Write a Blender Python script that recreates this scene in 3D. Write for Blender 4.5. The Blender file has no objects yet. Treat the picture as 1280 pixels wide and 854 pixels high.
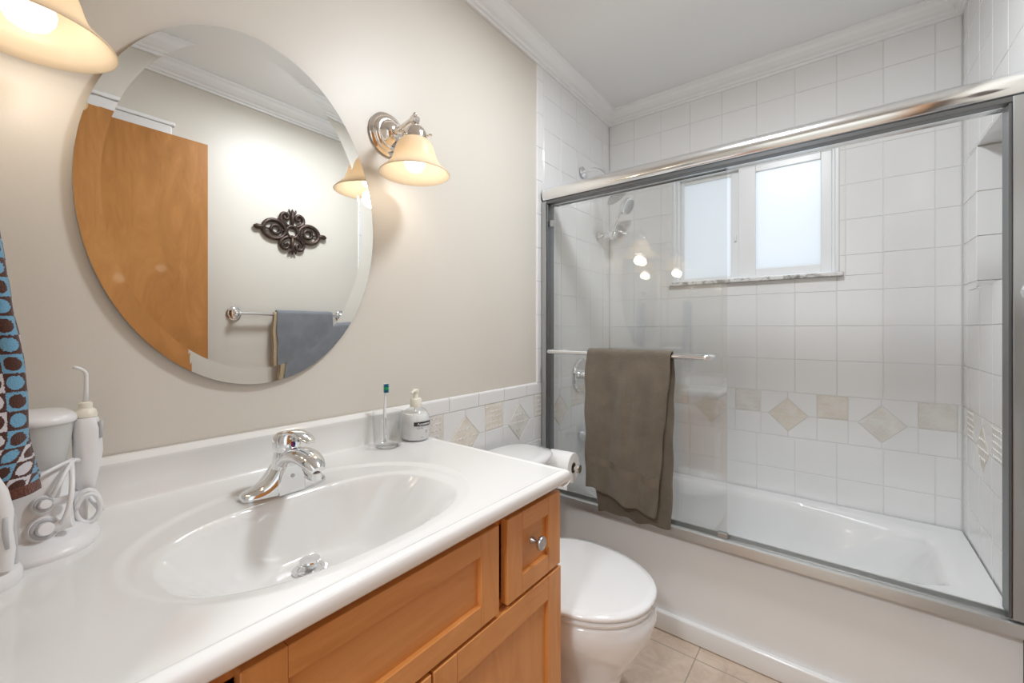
import bpy, bmesh, math, random
from mathutils import Vector, Matrix
random.seed(7)
PI = math.pi
S = bpy.context.scene
COL = S.collection

# ------------------------------------------------------------------ camera, light, exposure
CAM = Vector((1.088, 0.0, 1.15))
cd = bpy.data.cameras.new('camera')
cam = bpy.data.objects.new('camera', cd); COL.objects.link(cam)
cd.sensor_width = 36.0
cd.lens = 36.0 * 524.0 / 1280.0
cd.shift_y = -15.0 / 1280.0
cd.clip_start = 0.01
cam.location = CAM
cam.rotation_euler = (PI / 2, 0, math.atan2(410.0, 524.0))
S.camera = cam

W = bpy.data.worlds.new('sky'); S.world = W; W.use_nodes = True
bg = W.node_tree.nodes['Background']
bg.inputs[0].default_value = (0.91, 0.96, 1.0, 1)
bg.inputs[1].default_value = 1.03

S.view_settings.view_transform = 'Standard'
S.view_settings.look = 'None'
S.view_settings.gamma = 1.0
S.view_settings.use_curve_mapping = False
S.view_settings.exposure = 0.19
S.cycles.use_denoising = True
S.cycles.max_bounces = 14
S.cycles.diffuse_bounces = 7
S.cycles.glossy_bounces = 6
S.cycles.transparent_max_bounces = 16
S.cycles.transmission_bounces = 10
S.cycles.sample_clamp_indirect = 6.0
S.cycles.caustics_reflective = False
S.cycles.caustics_refractive = False

DOME_FILL_W = 15.5          # added fill light on the bathroom ceiling
SCONCE_W = .38         # each wall lamp bulb
HALL_FILL_W = 27.0          # added fill light in the hall

ROOM_X = 1.46          # right wall
BACK_Y = 2.337         # window wall
REAR_Y = -0.15         # wall with the doorway the camera looks in from
CEIL_Z = 2.43
CT = 0.82              # countertop height

# ------------------------------------------------------------------ materials
def mat(name, color=(.8, .8, .8), rough=.5, metal=0.0, **kw):
    m = bpy.data.materials.new(name); m.use_nodes = True
    b = m.node_tree.nodes['Principled BSDF']
    b.inputs['Base Color'].default_value = (*color, 1)
    b.inputs['Roughness'].default_value = rough
    b.inputs['Metallic'].default_value = metal
    for k, v in kw.items():
        b.inputs[k.replace('_', ' ')].default_value = v
    return m

def nodes(m):
    nt = m.node_tree
    return nt, nt.nodes, nt.links, nt.nodes['Principled BSDF']

def bump_noise(m, scale, strength, dist=.001, detail=2, stretch=None, coord='Object'):
    nt, N, L, b = nodes(m)
    tc = N.new('ShaderNodeTexCoord'); mp = N.new('ShaderNodeMapping')
    if stretch: mp.inputs['Scale'].default_value = stretch
    L.new(tc.outputs[coord], mp.inputs[0])
    n = N.new('ShaderNodeTexNoise'); n.inputs['Scale'].default_value = scale; n.inputs['Detail'].default_value = detail
    L.new(mp.outputs[0], n.inputs['Vector'])
    bp = N.new('ShaderNodeBump'); bp.inputs['Strength'].default_value = strength; bp.inputs['Distance'].default_value = dist
    L.new(n.outputs['Fac'], bp.inputs['Height']); L.new(bp.outputs[0], b.inputs['Normal'])
    return m

def vary(m, c1, c2, scale, detail=3, stretch=None, p0=.35, p1=.65, dist=0.0):
    nt, N, L, b = nodes(m)
    tc = N.new('ShaderNodeTexCoord'); mp = N.new('ShaderNodeMapping')
    if stretch: mp.inputs['Scale'].default_value = stretch
    L.new(tc.outputs['Object'], mp.inputs[0])
    n = N.new('ShaderNodeTexNoise'); n.inputs['Scale'].default_value = scale; n.inputs['Detail'].default_value = detail
    n.inputs['Distortion'].default_value = dist
    L.new(mp.outputs[0], n.inputs['Vector'])
    r = N.new('ShaderNodeValToRGB'); r.color_ramp.elements[0].position = p0; r.color_ramp.elements[1].position = p1
    r.color_ramp.elements[0].color = (*c1, 1); r.color_ramp.elements[1].color = (*c2, 1)
    L.new(n.outputs['Fac'], r.inputs[0]); L.new(r.outputs[0], b.inputs['Base Color'])
    return m

M = {}
M['paint'] = bump_noise(vary(mat('beige_wall_paint', rough=.42), (.675, .635, .572), (.69, .65, .588), 3), 180, .12)
M['ceiling'] = bump_noise(mat('white_ceiling_paint', (.84, .84, .84), .6), 150, .1)
M['trim'] = bump_noise(mat('white_trim_paint', (.83, .83, .83), .35), 60, .05)
M['tile'] = bump_noise(mat('white_glazed_tile', (.80, .80, .80), .1, Coat_Weight=.3), 9, .05, .004)
M['grout'] = bump_noise(mat('pale_grey_grout', (.71, .71, .70), .8), 300, .2)
M['cap'] = mat('white_bullnose_tile', (.82, .82, .82), .12)
M['counter'] = bump_noise(mat('white_cultured_marble', (.83, .825, .815), .13, Coat_Weight=.3), 30, .02)
M['porcelain'] = mat('white_porcelain', (.84, .84, .84), .07, Coat_Weight=.5)
M['tub'] = bump_noise(mat('white_enamel', (.80, .80, .80), .16, Coat_Weight=.3), 20, .02)
M['chrome'] = mat('polished_chrome', (.86, .87, .88), .05, 1.0)
M['satin'] = mat('satin_aluminium', (.90, .91, .92), .13, 1.0)
M['jamb'] = mat('brushed_aluminium', (.50, .51, .52), .30, 1.0)
M['dark_metal'] = mat('dark_anodised_metal', (.16, .165, .17), .35, .8)  # dark grey metal of the header channel and jamb strips
M['track'] = mat('brushed_track_aluminium', (.66, .66, .65), .34, 1.0)
M['nickel'] = mat('polished_nickel', (.86, .80, .74), .09, 1.0)
M['pewter'] = mat('brushed_pewter', (.50, .50, .50), .32, 1.0)
M['plastic'] = mat('white_plastic', (.80, .80, .81), .3)
M['plastic_grey'] = mat('light_grey_plastic', (.50, .51, .53), .35)
M['black'] = mat('dark_label_ink', (.03, .03, .035), .5)
M['ink'] = mat('grey_print', (.22, .22, .24), .5)
M['white_ink'] = mat('white_print', (.85, .85, .85), .5)
M['paper'] = bump_noise(mat('toilet_tissue', (.85, .85, .84), .9), 120, .3)
M['card'] = mat('cardboard_core', (.25, .18, .12), .8)
M['bronze'] = vary(mat('aged_bronze', rough=.42, metal=.55), (.035, .022, .02), (.10, .065, .05), 25)
M['red'] = mat('red_enamel_dot', (.45, .01, .03), .25)
M['blue'] = mat('blue_enamel_dot', (.01, .04, .45), .25)
M['green'] = mat('green_bristles', (.02, .45, .16), .6)
M['teal'] = mat('teal_bristles', (.0, .13, .28), .6)
M['cream'] = mat('cream_plastic', (.82, .78, .68), .35)
M['accent'] = bump_noise(vary(mat('beige_relief_tile', rough=.3), (.71, .645, .56), (.76, .72, .66), 22), 45, .5, .004, stretch=(1, 1, 2))
M['accent_grey'] = bump_noise(vary(mat('greige_relief_tile', rough=.3), (.68, .655, .60), (.76, .745, .71), 22), 45, .5, .004, stretch=(1, 1, 2))
M['window_frame'] = mat('white_vinyl', (.82, .83, .84), .3)
M['gap'] = mat('dark_gap', (.05, .035, .025), .8)
M['hallfloor'] = vary(mat('hall_carpet', rough=.9), (.45, .40, .34), (.52, .47, .40), 90)

def wood(name, c1, c2, c3, stretch, rough=.38, scale=3.0, coat=.15):
    m = mat(name, rough=rough, Coat_Weight=coat)
    nt, N, L, b = nodes(m)
    tc = N.new('ShaderNodeTexCoord'); mp = N.new('ShaderNodeMapping'); mp.inputs['Scale'].default_value = stretch
    L.new(tc.outputs['Object'], mp.inputs[0])
    n = N.new('ShaderNodeTexNoise'); n.inputs['Scale'].default_value = scale; n.inputs['Detail'].default_value = 8
    n.inputs['Distortion'].default_value = 1.6; n.inputs['Roughness'].default_value = .6
    L.new(mp.outputs[0], n.inputs['Vector'])
    r = N.new('ShaderNodeValToRGB'); e = r.color_ramp.elements
    e[0].position = .3; e[0].color = (*c1, 1); e[1].position = .7; e[1].color = (*c3, 1)
    k = e.new(.5); k.color = (*c2, 1)
    L.new(n.outputs['Fac'], r.inputs[0]); L.new(r.outputs[0], b.inputs['Base Color'])
    bp = N.new('ShaderNodeBump'); bp.inputs['Strength'].default_value = .06; bp.inputs['Distance'].default_value = .001
    L.new(n.outputs['Fac'], bp.inputs['Height']); L.new(bp.outputs[0], b.inputs['Normal'])
    return m
MA = ((.58, .235, .060), (.64, .272, .077), (.69, .305, .096))
M['maple_v'] = wood('maple_upright_grain', *MA, (9, 9, 1.2))
M['maple_h'] = wood('maple_level_grain', *MA, (9, 1.2, 9))
M['birch'] = wood('birch_veneer', (.36, .145, .03), (.43, .18, .042), (.50, .22, .06), (1, 5, 1.4), rough=.4, scale=2.2)

def glass_thin(name):
    m = bpy.data.materials.new(name); m.use_nodes = True
    nt = m.node_tree; N = nt.nodes; L = nt.links; N.clear()
    out = N.new('ShaderNodeOutputMaterial'); mx = N.new('ShaderNodeMixShader')
    tr = N.new('ShaderNodeBsdfTransparent'); tr.inputs[0].default_value = (.990, .994, .993, 1)
    gl = N.new('ShaderNodeBsdfGlossy'); gl.inputs['Roughness'].default_value = 0.0
    lw = N.new('ShaderNodeLayerWeight'); lw.inputs[0].default_value = .5
    p = N.new('ShaderNodeMath'); p.operation = 'POWER'; p.inputs[1].default_value = 4.5
    a = N.new('ShaderNodeMath'); a.operation = 'MULTIPLY_ADD'; a.inputs[1].default_value = .9; a.inputs[2].default_value = .07
    L.new(lw.outputs['Facing'], p.inputs[0]); L.new(p.outputs[0], a.inputs[0]); L.new(a.outputs[0], mx.inputs[0])
    L.new(tr.outputs[0], mx.inputs[1]); L.new(gl.outputs[0], mx.inputs[2]); L.new(mx.outputs[0], out.inputs[0])
    return m
M['glass'] = glass_thin('clear_door_glass')
M['clear'] = glass_thin('clear_plastic')
M['tank'] = mat('milky_clear_plastic', (.80, .81, .81), .25, Alpha=.55)
M['tumbler'] = glass_thin('tumbler_glass')
M['mirror'] = mat('mirror_silver', (.90, .91, .905), .0, 1.0)

def frosted():
    m = bpy.data.materials.new('frosted_window_glass'); m.use_nodes = True
    nt = m.node_tree; N = nt.nodes; L = nt.links; N.clear()
    out = N.new('ShaderNodeOutputMaterial'); mx = N.new('ShaderNodeMixShader'); mx.inputs[0].default_value = .06
    t = N.new('ShaderNodeBsdfTranslucent'); t.inputs[0].default_value = (.95, .97, .99, 1)
    g = N.new('ShaderNodeBsdfGlossy'); g.inputs['Roughness'].default_value = .35
    L.new(t.outputs[0], mx.inputs[1]); L.new(g.outputs[0], mx.inputs[2]); L.new(mx.outputs[0], out.inputs[0])
    return m
M['frosted'] = frosted()

def lampshade_mat():
    m = bpy.data.materials.new('amber_frosted_shade'); m.use_nodes = True
    nt = m.node_tree; N = nt.nodes; L = nt.links; N.clear()
    out = N.new('ShaderNodeOutputMaterial'); mx = N.new('ShaderNodeMixShader'); mx.inputs[0].default_value = .5
    t = N.new('ShaderNodeBsdfTranslucent'); t.inputs[0].default_value = (.95, .84, .68, 1)
    d = N.new('ShaderNodeBsdfPrincipled'); d.inputs['Base Color'].default_value = (.84, .75, .62, 1); d.inputs['Roughness'].default_value = .3
    L.new(t.outputs[0], mx.inputs[1]); L.new(d.outputs[0], mx.inputs[2]); L.new(mx.outputs[0], out.inputs[0])
    return m
M['shade'] = lampshade_mat()
def emit(name, col, s):
    m = mat(name, (1, 1, 1), .4)
    b = m.node_tree.nodes['Principled BSDF']
    b.inputs['Emission Color'].default_value = (*col, 1); b.inputs['Emission Strength'].default_value = s
    return m
M['bulb'] = emit('lit_bulb', (1.0, .91, .78), 2.0)
M['dome'] = emit('fill_light_dome', (.95, .98, 1.0), 5.5)  # glowing shell of the two added fill lights

def terry(name, c1, c2):
    m = mat(name, rough=.95, Sheen_Weight=.25)
    nt, N, L, b = nodes(m)
    tc = N.new('ShaderNodeTexCoord')
    n = N.new('ShaderNodeTexNoise'); n.inputs['Scale'].default_value = 420; n.inputs['Detail'].default_value = 3
    n2 = N.new('ShaderNodeTexNoise'); n2.inputs['Scale'].default_value = 14; n2.inputs['Detail'].default_value = 3
    L.new(tc.outputs['Object'], n.inputs['Vector']); L.new(tc.outputs['Object'], n2.inputs['Vector'])
    r = N.new('ShaderNodeValToRGB'); r.color_ramp.elements[0].position = .35; r.color_ramp.elements[1].position = .65
    r.color_ramp.elements[0].color = (*c1, 1); r.color_ramp.elements[1].color = (*c2, 1)
    ad = N.new('ShaderNodeMath'); ad.operation = 'MULTIPLY_ADD'; ad.inputs[1].default_value = .5
    h = N.new('ShaderNodeMath'); h.operation = 'MULTIPLY'; h.inputs[1].default_value = .5
    L.new(n2.outputs['Fac'], h.inputs[0]); L.new(n.outputs['Fac'], ad.inputs[0]); L.new(h.outputs[0], ad.inputs[2])
    L.new(ad.outputs[0], r.inputs[0]); L.new(r.outputs[0], b.inputs['Base Color'])
    bp = N.new('ShaderNodeBump'); bp.inputs['Strength'].default_value = .9; bp.inputs['Distance'].default_value = .004
    L.new(n.outputs['Fac'], bp.inputs['Height']); L.new(bp.outputs[0], b.inputs['Normal'])
    return m
M['towel_brown'] = terry('taupe_terry', (.118, .095, .068), (.185, .152, .112))
M['towel_brown_band'] = bump_noise(mat('taupe_woven_band', (.16, .131, .095), .9), 300, .3, stretch=(1, 1, 6))
M['towel_grey'] = terry('slate_terry', (.17, .18, .20), (.235, .25, .275))
M['towel_tan'] = terry('tan_terry', (.42, .32, .20), (.50, .39, .26))
M['hem'] = terry('brown_terry_hem', (.10, .028, .016), (.17, .055, .032))

def dots():
    m = mat('dotted_terry', rough=.95, Sheen_Weight=.2)
    nt, N, L, b = nodes(m)
    uv = N.new('ShaderNodeUVMap'); sp = N.new('ShaderNodeSeparateXYZ'); L.new(uv.outputs[0], sp.inputs[0])
    nz = N.new('ShaderNodeTexNoise'); nz.inputs['Scale'].default_value = 9; nz.inputs['Detail'].default_value = 3
    L.new(uv.outputs[0], nz.inputs['Vector'])
    def mth(op, a, c=None, d=None):
        n = N.new('ShaderNodeMath'); n.operation = op
        for i, v in enumerate((a, c, d)):
            if v is None: continue
            if isinstance(v, (int, float)): n.inputs[i].default_value = v
            else: L.new(v, n.inputs[i])
        return n.outputs[0]
    jit = mth('MULTIPLY', mth('SUBTRACT', nz.outputs['Fac'], .5), .22)
    u = mth('ADD', sp.outputs[0], jit); v = mth('ADD', sp.outputs[1], jit)
    fu = mth('FLOOR', u); fv = mth('FLOOR', v)
    du = mth('SUBTRACT', mth('SUBTRACT', u, fu), .5); dv = mth('SUBTRACT', mth('SUBTRACT', v, fv), .5)
    d = mth('SQRT', mth('ADD', mth('MULTIPLY', du, du), mth('MULTIPLY', dv, dv)))
    circ = mth('LESS_THAN', d, .37)
    par = mth('MODULO', mth('ADD', mth('ADD', fu, fv), 200.0), 2.0)
    # inside a dot XOR an odd cell -> brown
    brown = mth('ABSOLUTE', mth('SUBTRACT', circ, par))
    colm = mth('MODULO', mth('ADD', fu, 200.0), 2.0)      # columns alternate white / blue
    mx = N.new('ShaderNodeMix'); mx.data_type = 'RGBA'
    mx.inputs[6].default_value = (.16, .37, .55, 1); mx.inputs[7].default_value = (.62, .60, .64, 1)
    L.new(colm, mx.inputs[0])
    m2 = N.new('ShaderNodeMix'); m2.data_type = 'RGBA'
    L.new(brown, m2.inputs[0]); L.new(mx.outputs[2], m2.inputs[6]); m2.inputs[7].default_value = (.075, .026, .018, 1)
    L.new(m2.outputs[2], b.inputs['Base Color'])
    tc = N.new('ShaderNodeTexCoord'); n3 = N.new('ShaderNodeTexNoise'); n3.inputs['Scale'].default_value = 500
    L.new(tc.outputs['Object'], n3.inputs['Vector'])
    bp = N.new('ShaderNodeBump'); bp.inputs['Strength'].default_value = .8; bp.inputs['Distance'].default_value = .002
    L.new(n3.outputs['Fac'], bp.inputs['Height']); L.new(bp.outputs[0], b.inputs['Normal'])
    return m
M['dots'] = dots()

def marble_floor():
    m = mat('travertine_floor_tile', rough=.3)
    nt, N, L, b = nodes(m)
    tc = N.new('ShaderNodeTexCoord')
    mp = N.new('ShaderNodeMapping'); mp.inputs['Location'].default_value = (-.69 + .305 * 4, -1.545 + .305 * 8, 0)
    L.new(tc.outputs['Object'], mp.inputs[0])
    br = N.new('ShaderNodeTexBrick'); br.offset = 0; br.inputs['Scale'].default_value = 1
    br.inputs['Brick Width'].default_value = .305; br.inputs['Row Height'].default_value = .305
    br.inputs['Mortar Size'].default_value = .0022; br.inputs['Mortar Smooth'].default_value = .1
    L.new(mp.outputs[0], br.inputs['Vector'])
    n = N.new('ShaderNodeTexNoise'); n.inputs['Scale'].default_value = 11; n.inputs['Detail'].default_value = 9
    n.inputs['Distortion'].default_value = 1.4; n.inputs['Roughness'].default_value = .65
    L.new(tc.outputs['Object'], n.inputs['Vector'])
    r = N.new('ShaderNodeValToRGB'); e = r.color_ramp.elements
    e[0].position = .3; e[0].color = (.50, .38, .295, 1); e[1].position = .72; e[1].color = (.69, .57, .465, 1)
    L.new(n.outputs['Fac'], r.inputs[0])
    mx = N.new('ShaderNodeMix'); mx.data_type = 'RGBA'; L.new(br.outputs['Fac'], mx.inputs[0])
    L.new(r.outputs[0], mx.inputs[6]); mx.inputs[7].default_value = (.36, .31, .25, 1)
    L.new(mx.outputs[2], b.inputs['Base Color'])
    bp = N.new('ShaderNodeBump'); bp.inputs['Strength'].default_value = .5; bp.inputs['Distance'].default_value = .002; bp.invert = True
    L.new(br.outputs['Fac'], bp.inputs['Height']); L.new(bp.outputs[0], b.inputs['Normal'])
    return m
M['floor'] = marble_floor()

def marble_sill():
    m = mat('veined_marble', rough=.2)
    nt, N, L, b = nodes(m)
    tc = N.new('ShaderNodeTexCoord')
    n = N.new('ShaderNodeTexNoise'); n.inputs['Scale'].default_value = 16; n.inputs['Detail'].default_value = 8; n.inputs['Distortion'].default_value = 2.5
    L.new(tc.outputs['Object'], n.inputs['Vector'])
    r = N.new('ShaderNodeValToRGB'); e = r.color_ramp.elements
    e[0].position = .36; e[0].color = (.25, .24, .23, 1); e[1].position = .56; e[1].color = (.74, .73, .72, 1)
    L.new(n.outputs['Fac'], r.inputs[0]); L.new(r.outputs[0], b.inputs['Base Color'])
    return m
M['marble'] = marble_sill()

# ------------------------------------------------------------------ helpers
def obj(name, bm, m, parent=None, smooth=False, kind=None, label=None, sub=0, autosmooth=None):
    me = bpy.data.meshes.new(name)
    bmesh.ops.recalc_face_normals(bm, faces=bm.faces[:])
    bm.to_mesh(me); bm.free()
    for mm in (m if isinstance(m, (list, tuple)) else [m]): me.materials.append(mm)
    if smooth:
        for p in me.polygons: p.use_smooth = True
        if autosmooth: me.set_sharp_from_angle(angle=math.radians(autosmooth))
    o = bpy.data.objects.new(name, me); COL.objects.link(o)
    if parent is not None: o.parent = parent; o.matrix_parent_inverse = Matrix.Identity(4)
    if kind: o['kind'] = kind
    if label: o['label'] = label
    if sub:
        md = o.modifiers.new('sub', 'SUBSURF'); md.levels = sub; md.render_levels = sub
    return o

def tag(o, label, cat, group=None):
    o['label'] = label; o['category'] = cat
    if group: o['group'] = group
    return o

def thing(name, label, cat, loc=(0, 0, 0), rotz=0, group=None):
    o = bpy.data.objects.new(name, None); COL.objects.link(o)
    o.location = loc; o.rotation_euler = (0, 0, rotz); o.empty_display_size = .05
    return tag(o, label, cat, group)

def B(): return bmesh.new()

def box(bm, x0, x1, y0, y1, z0, z1, bev=0.0, seg=2, mi=0):
    vs = [bm.verts.new((x, y, z)) for x in (x0, x1) for y in (y0, y1) for z in (z0, z1)]
    fs = [bm.faces.new([vs[i] for i in q]) for q in ((0, 1, 3, 2), (4, 6, 7, 5), (0, 4, 5, 1), (2, 3, 7, 6), (0, 2, 6, 4), (1, 5, 7, 3))]
    for f in fs: f.material_index = mi
    if bev > 0:
        es = list({e for f in fs for e in f.edges})
        r = bmesh.ops.bevel(bm, geom=es, offset=bev, segments=seg, profile=.5, affect='EDGES')
        for f in r['faces']: f.material_index = mi
    return vs

def ring_faces(bm, rings, close=True, cap0=True, cap1=True, mi=0):
    n = len(rings[0])
    for a, b in zip(rings, rings[1:]):
        for i in range(n if close else n - 1):
            j = (i + 1) % n
            f = bm.faces.new((a[i], a[j], b[j], b[i])); f.material_index = mi
    if cap0: f = bm.faces.new(rings[0][::-1]); f.material_index = mi
    if cap1: f = bm.faces.new(rings[-1]); f.material_index = mi

def lathe(bm, prof, c=(0, 0, 0), axis='z', n=40, cap0=True, cap1=True, mi=0, mtx=None):
    rings = []
    for r, h in prof:
        rg = []
        for i in range(n):
            a = 2 * PI * i / n
            p = Vector((r * math.cos(a), r * math.sin(a), h))
            if axis == 'x': p = Vector((h, p.x, p.y))
            elif axis == 'y': p = Vector((p.x, h, p.y))
            if mtx is not None: p = mtx @ p
            rg.append(bm.verts.new(p + Vector(c)))
        rings.append(rg)
    ring_faces(bm, rings, True, cap0, cap1, mi)

def tube(bm, pts, r, n=14, cap=True, closed=False, flat=None, mi=0):
    pts = [Vector(p) for p in pts]; k = len(pts)
    rr = r if isinstance(r, (list, tuple)) else [r] * k
    rings = []; up = None
    for i, p in enumerate(pts):
        if closed: t = pts[(i + 1) % k] - pts[(i - 1) % k]
        else: t = pts[min(i + 1, k - 1)] - pts[max(i - 1, 0)]
        t.normalize()
        if up is None:
            up = Vector((0, 0, 1)) if abs(t.z) < .9 else Vector((1, 0, 0))
        s = t.cross(up).normalized(); u2 = s.cross(t).normalized(); up = u2
        f = 1.0 if flat is None else flat
        rings.append([bm.verts.new(p + s * (rr[i] * math.cos(2 * PI * j / n)) + u2 * (rr[i] * f * math.sin(2 * PI * j / n))) for j in range(n)])
    if closed: rings.append(rings[0])
    ring_faces(bm, rings, True, cap and not closed, cap and not closed, mi)

def bez(p0, p1, p2, p3, n=12):
    p0, p1, p2, p3 = map(Vector, (p0, p1, p2, p3))
    return [((1 - t) ** 3) * p0 + 3 * ((1 - t) ** 2) * t * p1 + 3 * (1 - t) * t * t * p2 + t ** 3 * p3 for t in [i / n for i in range(n + 1)]]

def srect(cx, cy, rx, ry, p, n=48, rb=None):
    """superellipse outline; rb = other half-length towards -x"""
    out = []
    for i in range(n):
        a = 2 * PI * i / n; c, s = math.cos(a), math.sin(a)
        ex = 2.0 / p
        X = math.copysign(abs(c) ** ex, c); Y = math.copysign(abs(s) ** ex, s)
        out.append((cx + (rx if (c > 0 or rb is None) else rb) * X, cy + ry * Y))
    return out

def loft(bm, secs, cap0=True, cap1=True, mi=0):
    """secs: (outline, z)"""
    rings = [[bm.verts.new((x, y, z if not callable(z) else z(x, y))) for x, y in o] for o, z in secs]
    ring_faces(bm, rings, True, cap0, cap1, mi)

# ------------------------------------------------------------------ tiles
def clip_poly(poly, a, b, c):
    """keep a*x+b*y<=c"""
    out = []
    for i in range(len(poly)):
        p, q = poly[i], poly[(i + 1) % len(poly)]
        dp, dq = a * p[0] + b * p[1] - c, a * q[0] + b * q[1] - c
        if dp <= 0: out.append(p)
        if dp * dq < 0:
            t = dp / (dp - dq); out.append((p[0] + t * (q[0] - p[0]), p[1] + t * (q[1] - p[1])))
    return out

def inset(poly, d):
    k = len(poly); A = sum(poly[i][0] * poly[(i + 1) % k][1] - poly[(i + 1) % k][0] * poly[i][1] for i in range(k))
    if A < 0: poly = poly[::-1]
    out = poly
    for i in range(k):
        p, q = poly[i], poly[(i + 1) % k]
        dx, dy = q[0] - p[0], q[1] - p[1]; l = math.hypot(dx, dy)
        if l < 1e-5: continue
        nx, ny = dy / l, -dx / l
        out = clip_poly(out, nx, ny, nx * p[0] + ny * p[1] - d)
        if len(out) < 3: return None
    return out

G = .0011
def add_tile(bm, poly, to3, h=.006, tilt=.00022):
    base = inset(poly, G); top = inset(poly, G + .0013) if base else None
    if not base or not top or len(base) != len(top): return
    ta, tb = random.uniform(-tilt, tilt), random.uniform(-tilt, tilt)
    cx = sum(p[0] for p in top) / len(top); cy = sum(p[1] for p in top) / len(top)
    def hh(p): return ta * (p[0] - cx) / .08 + tb * (p[1] - cy) / .08
    r0 = [bm.verts.new(to3(p[0], p[1], 0)) for p in base]
    r1 = [bm.verts.new(to3(p[0], p[1], h - .0011 + hh(p))) for p in base]
    r2 = [bm.verts.new(to3(p[0], p[1], h + hh(p))) for p in top]
    ring_faces(bm, [r0, r1, r2])

def rect(a0, a1, b0, b1): return [(a0, b0), (a1, b0), (a1, b1), (a0, b1)]

def tile_area(bm, a0, a1, b0, b1, ao, bo, to3, hole=None, P=.154):
    """grid of tiles with phase ao, bo clipped to the rectangle, with a rectangular hole"""
    i0 = math.floor((a0 - ao) / P); i1 = math.ceil((a1 - ao) / P)
    j0 = math.floor((b0 - bo) / P); j1 = math.ceil((b1 - bo) / P)
    for i in range(i0, i1):
        for j in range(j0, j1):
            x0, x1 = max(a0, ao + i * P), min(a1, ao + (i + 1) * P)
            y0, y1 = max(b0, bo + j * P), min(b1, bo + (j + 1) * P)
            if x1 - x0 < .006 or y1 - y0 < .006: continue
            if hole:
                hx0, hx1, hy0, hy1 = hole
                if x1 > hx0 and x0 < hx1 and y1 > hy0 and y0 < hy1:
                    for r in ((x0, x1, y0, min(y1, hy0)), (x0, x1, max(y0, hy1), y1),
                              (x0, min(x1, hx0), max(y0, hy0), min(y1, hy1)), (max(x0, hx1), x1, max(y0, hy0), min(y1, hy1))):
                        if r[1] - r[0] > .006 and r[3] - r[2] > .006: add_tile(bm, rect(*r), to3)
                    continue
            add_tile(bm, rect(x0, x1, y0, y1), to3)

def deco_band(bm, a0, a1, s0, to3, parent, z0=.649, z1=.857, zm=.752):
    """s0: left edge of one accent square; period .3305: square .11, quad .2205"""
    k0 = math.floor((a0 - s0) / .3305) - 1; k1 = math.ceil((a1 - s0) / .3305) + 1
    def cl(p):
        p = clip_poly(p, -1, 0, -a0); return clip_poly(p, 1, 0, a1) if len(p) > 2 else p
    n = 0
    for k in range(k0, k1):
        s = s0 + k * .3305
        q = cl(rect(s, s + .11, z0, zm))
        if len(q) > 2: add_tile(bm, q, to3)
        q = cl(rect(s, s + .11, zm, z1))
        if len(q) > 2 and max(p[0] for p in q) - min(p[0] for p in q) > .01:
            accent(q, to3, parent, k % 2)
        c0, c1 = s + .11, s + .3305; cx = (c0 + c1) / 2; d = .078
        for sx in (-1, 1):
            for sz in (-1, 1):
                p = rect(min(cx, c0 if sx < 0 else c1), max(cx, c0 if sx < 0 else c1), z0 if sz < 0 else zm, zm if sz < 0 else z1)
                p = clip_poly(p, -sx, -sz, -(d + sx * cx + sz * zm))
                p = cl(p)
                if len(p) > 2: add_tile(bm, p, to3)
        q = cl([(cx - d, zm), (cx, zm - d), (cx + d, zm), (cx, zm + d)])
        if len(q) > 2 and max(p[0] for p in q) - min(p[0] for p in q) > .01:
            accent(q, to3, parent, (k + 1) % 2)

def accent(poly, to3, parent, grey):
    bm = B(); add_tile(bm, poly, to3, h=.0065)
    # raised zigzag lines of the relief
    xs = [p[0] for p in poly]; zs = [p[1] for p in poly]
    x0, x1, z0, z1 = min(xs), max(xs), min(zs), max(zs)
    cx, cz = (x0 + x1) / 2, (z0 + z1) / 2
    diamond = len(poly) == 4 and abs(poly[0][1] - cz) < .002
    for r in range(5):
        zz = z0 + (r + .5) * (z1 - z0) / 5
        half = (x1 - x0) / 2 - .008
        if diamond: half = max(0, .078 - abs(zz - cz) - .012)
        if half < .012: continue
        n = max(3, int(half * 2 / .009)); pts = []
        for i in range(n + 1):
            pts.append(to3(cx - half + 2 * half * i / n, zz + (.0035 if i % 2 else -.0035) + random.uniform(-.001, .001), .0068))
        tube(bm, pts, .0013, n=5, mi=1)
    obj('accent_tile', bm, [M['accent_grey'] if grey else M['accent'], M['cap']], parent, label='beige relief accent tile')

# ------------------------------------------------------------------ room shell
TF = .0                                     # tile face offset
bm = B(); box(bm, -.12, 1.62, REAR_Y - .1, 2.45, -.06, 0)
obj('floor', bm, M['floor'], kind='structure')
bm = B(); box(bm, -.12, 1.72, REAR_Y - .1, 2.45, CEIL_Z, CEIL_Z + .06)
obj('ceiling', bm, M['ceiling'], kind='structure')

# left wall, painted plaster 6 mm behind the tile faces
bm = B(); box(bm, -.12, -.004, REAR_Y - .1, 2.45, 0, CEIL_Z)
wl = obj('wall_left', bm, M['paint'], kind='structure')
toL = lambda a, b, h: Vector((-.0035 + h * 1.0 - .0025, a, b))
bm = B(); gb = B()
TE = 1.574 + .05                            # bullnose strip edge
tile_area(bm, TE, BACK_Y - .006, .857, CEIL_Z - .04, BACK_Y - .243, 1.165, toL)
tile_area(bm, TE, BACK_Y - .006, .03, .649, BACK_Y - .243, .034, toL)
tile_area(bm, .875, TE, .03, .649, BACK_Y - .243, .034, toL)
deco_band(bm, .875, BACK_Y - .006, 1.222, toL, wl)
obj('wall_tile', bm, M['tile'], wl)
box(gb, -.006, -.002, .875, 1.58, 0.0, .90); box(gb, -.006, -.002, 1.58, BACK_Y, 0, CEIL_Z - .03)
obj('grout', gb, M['grout'], wl)
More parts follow.
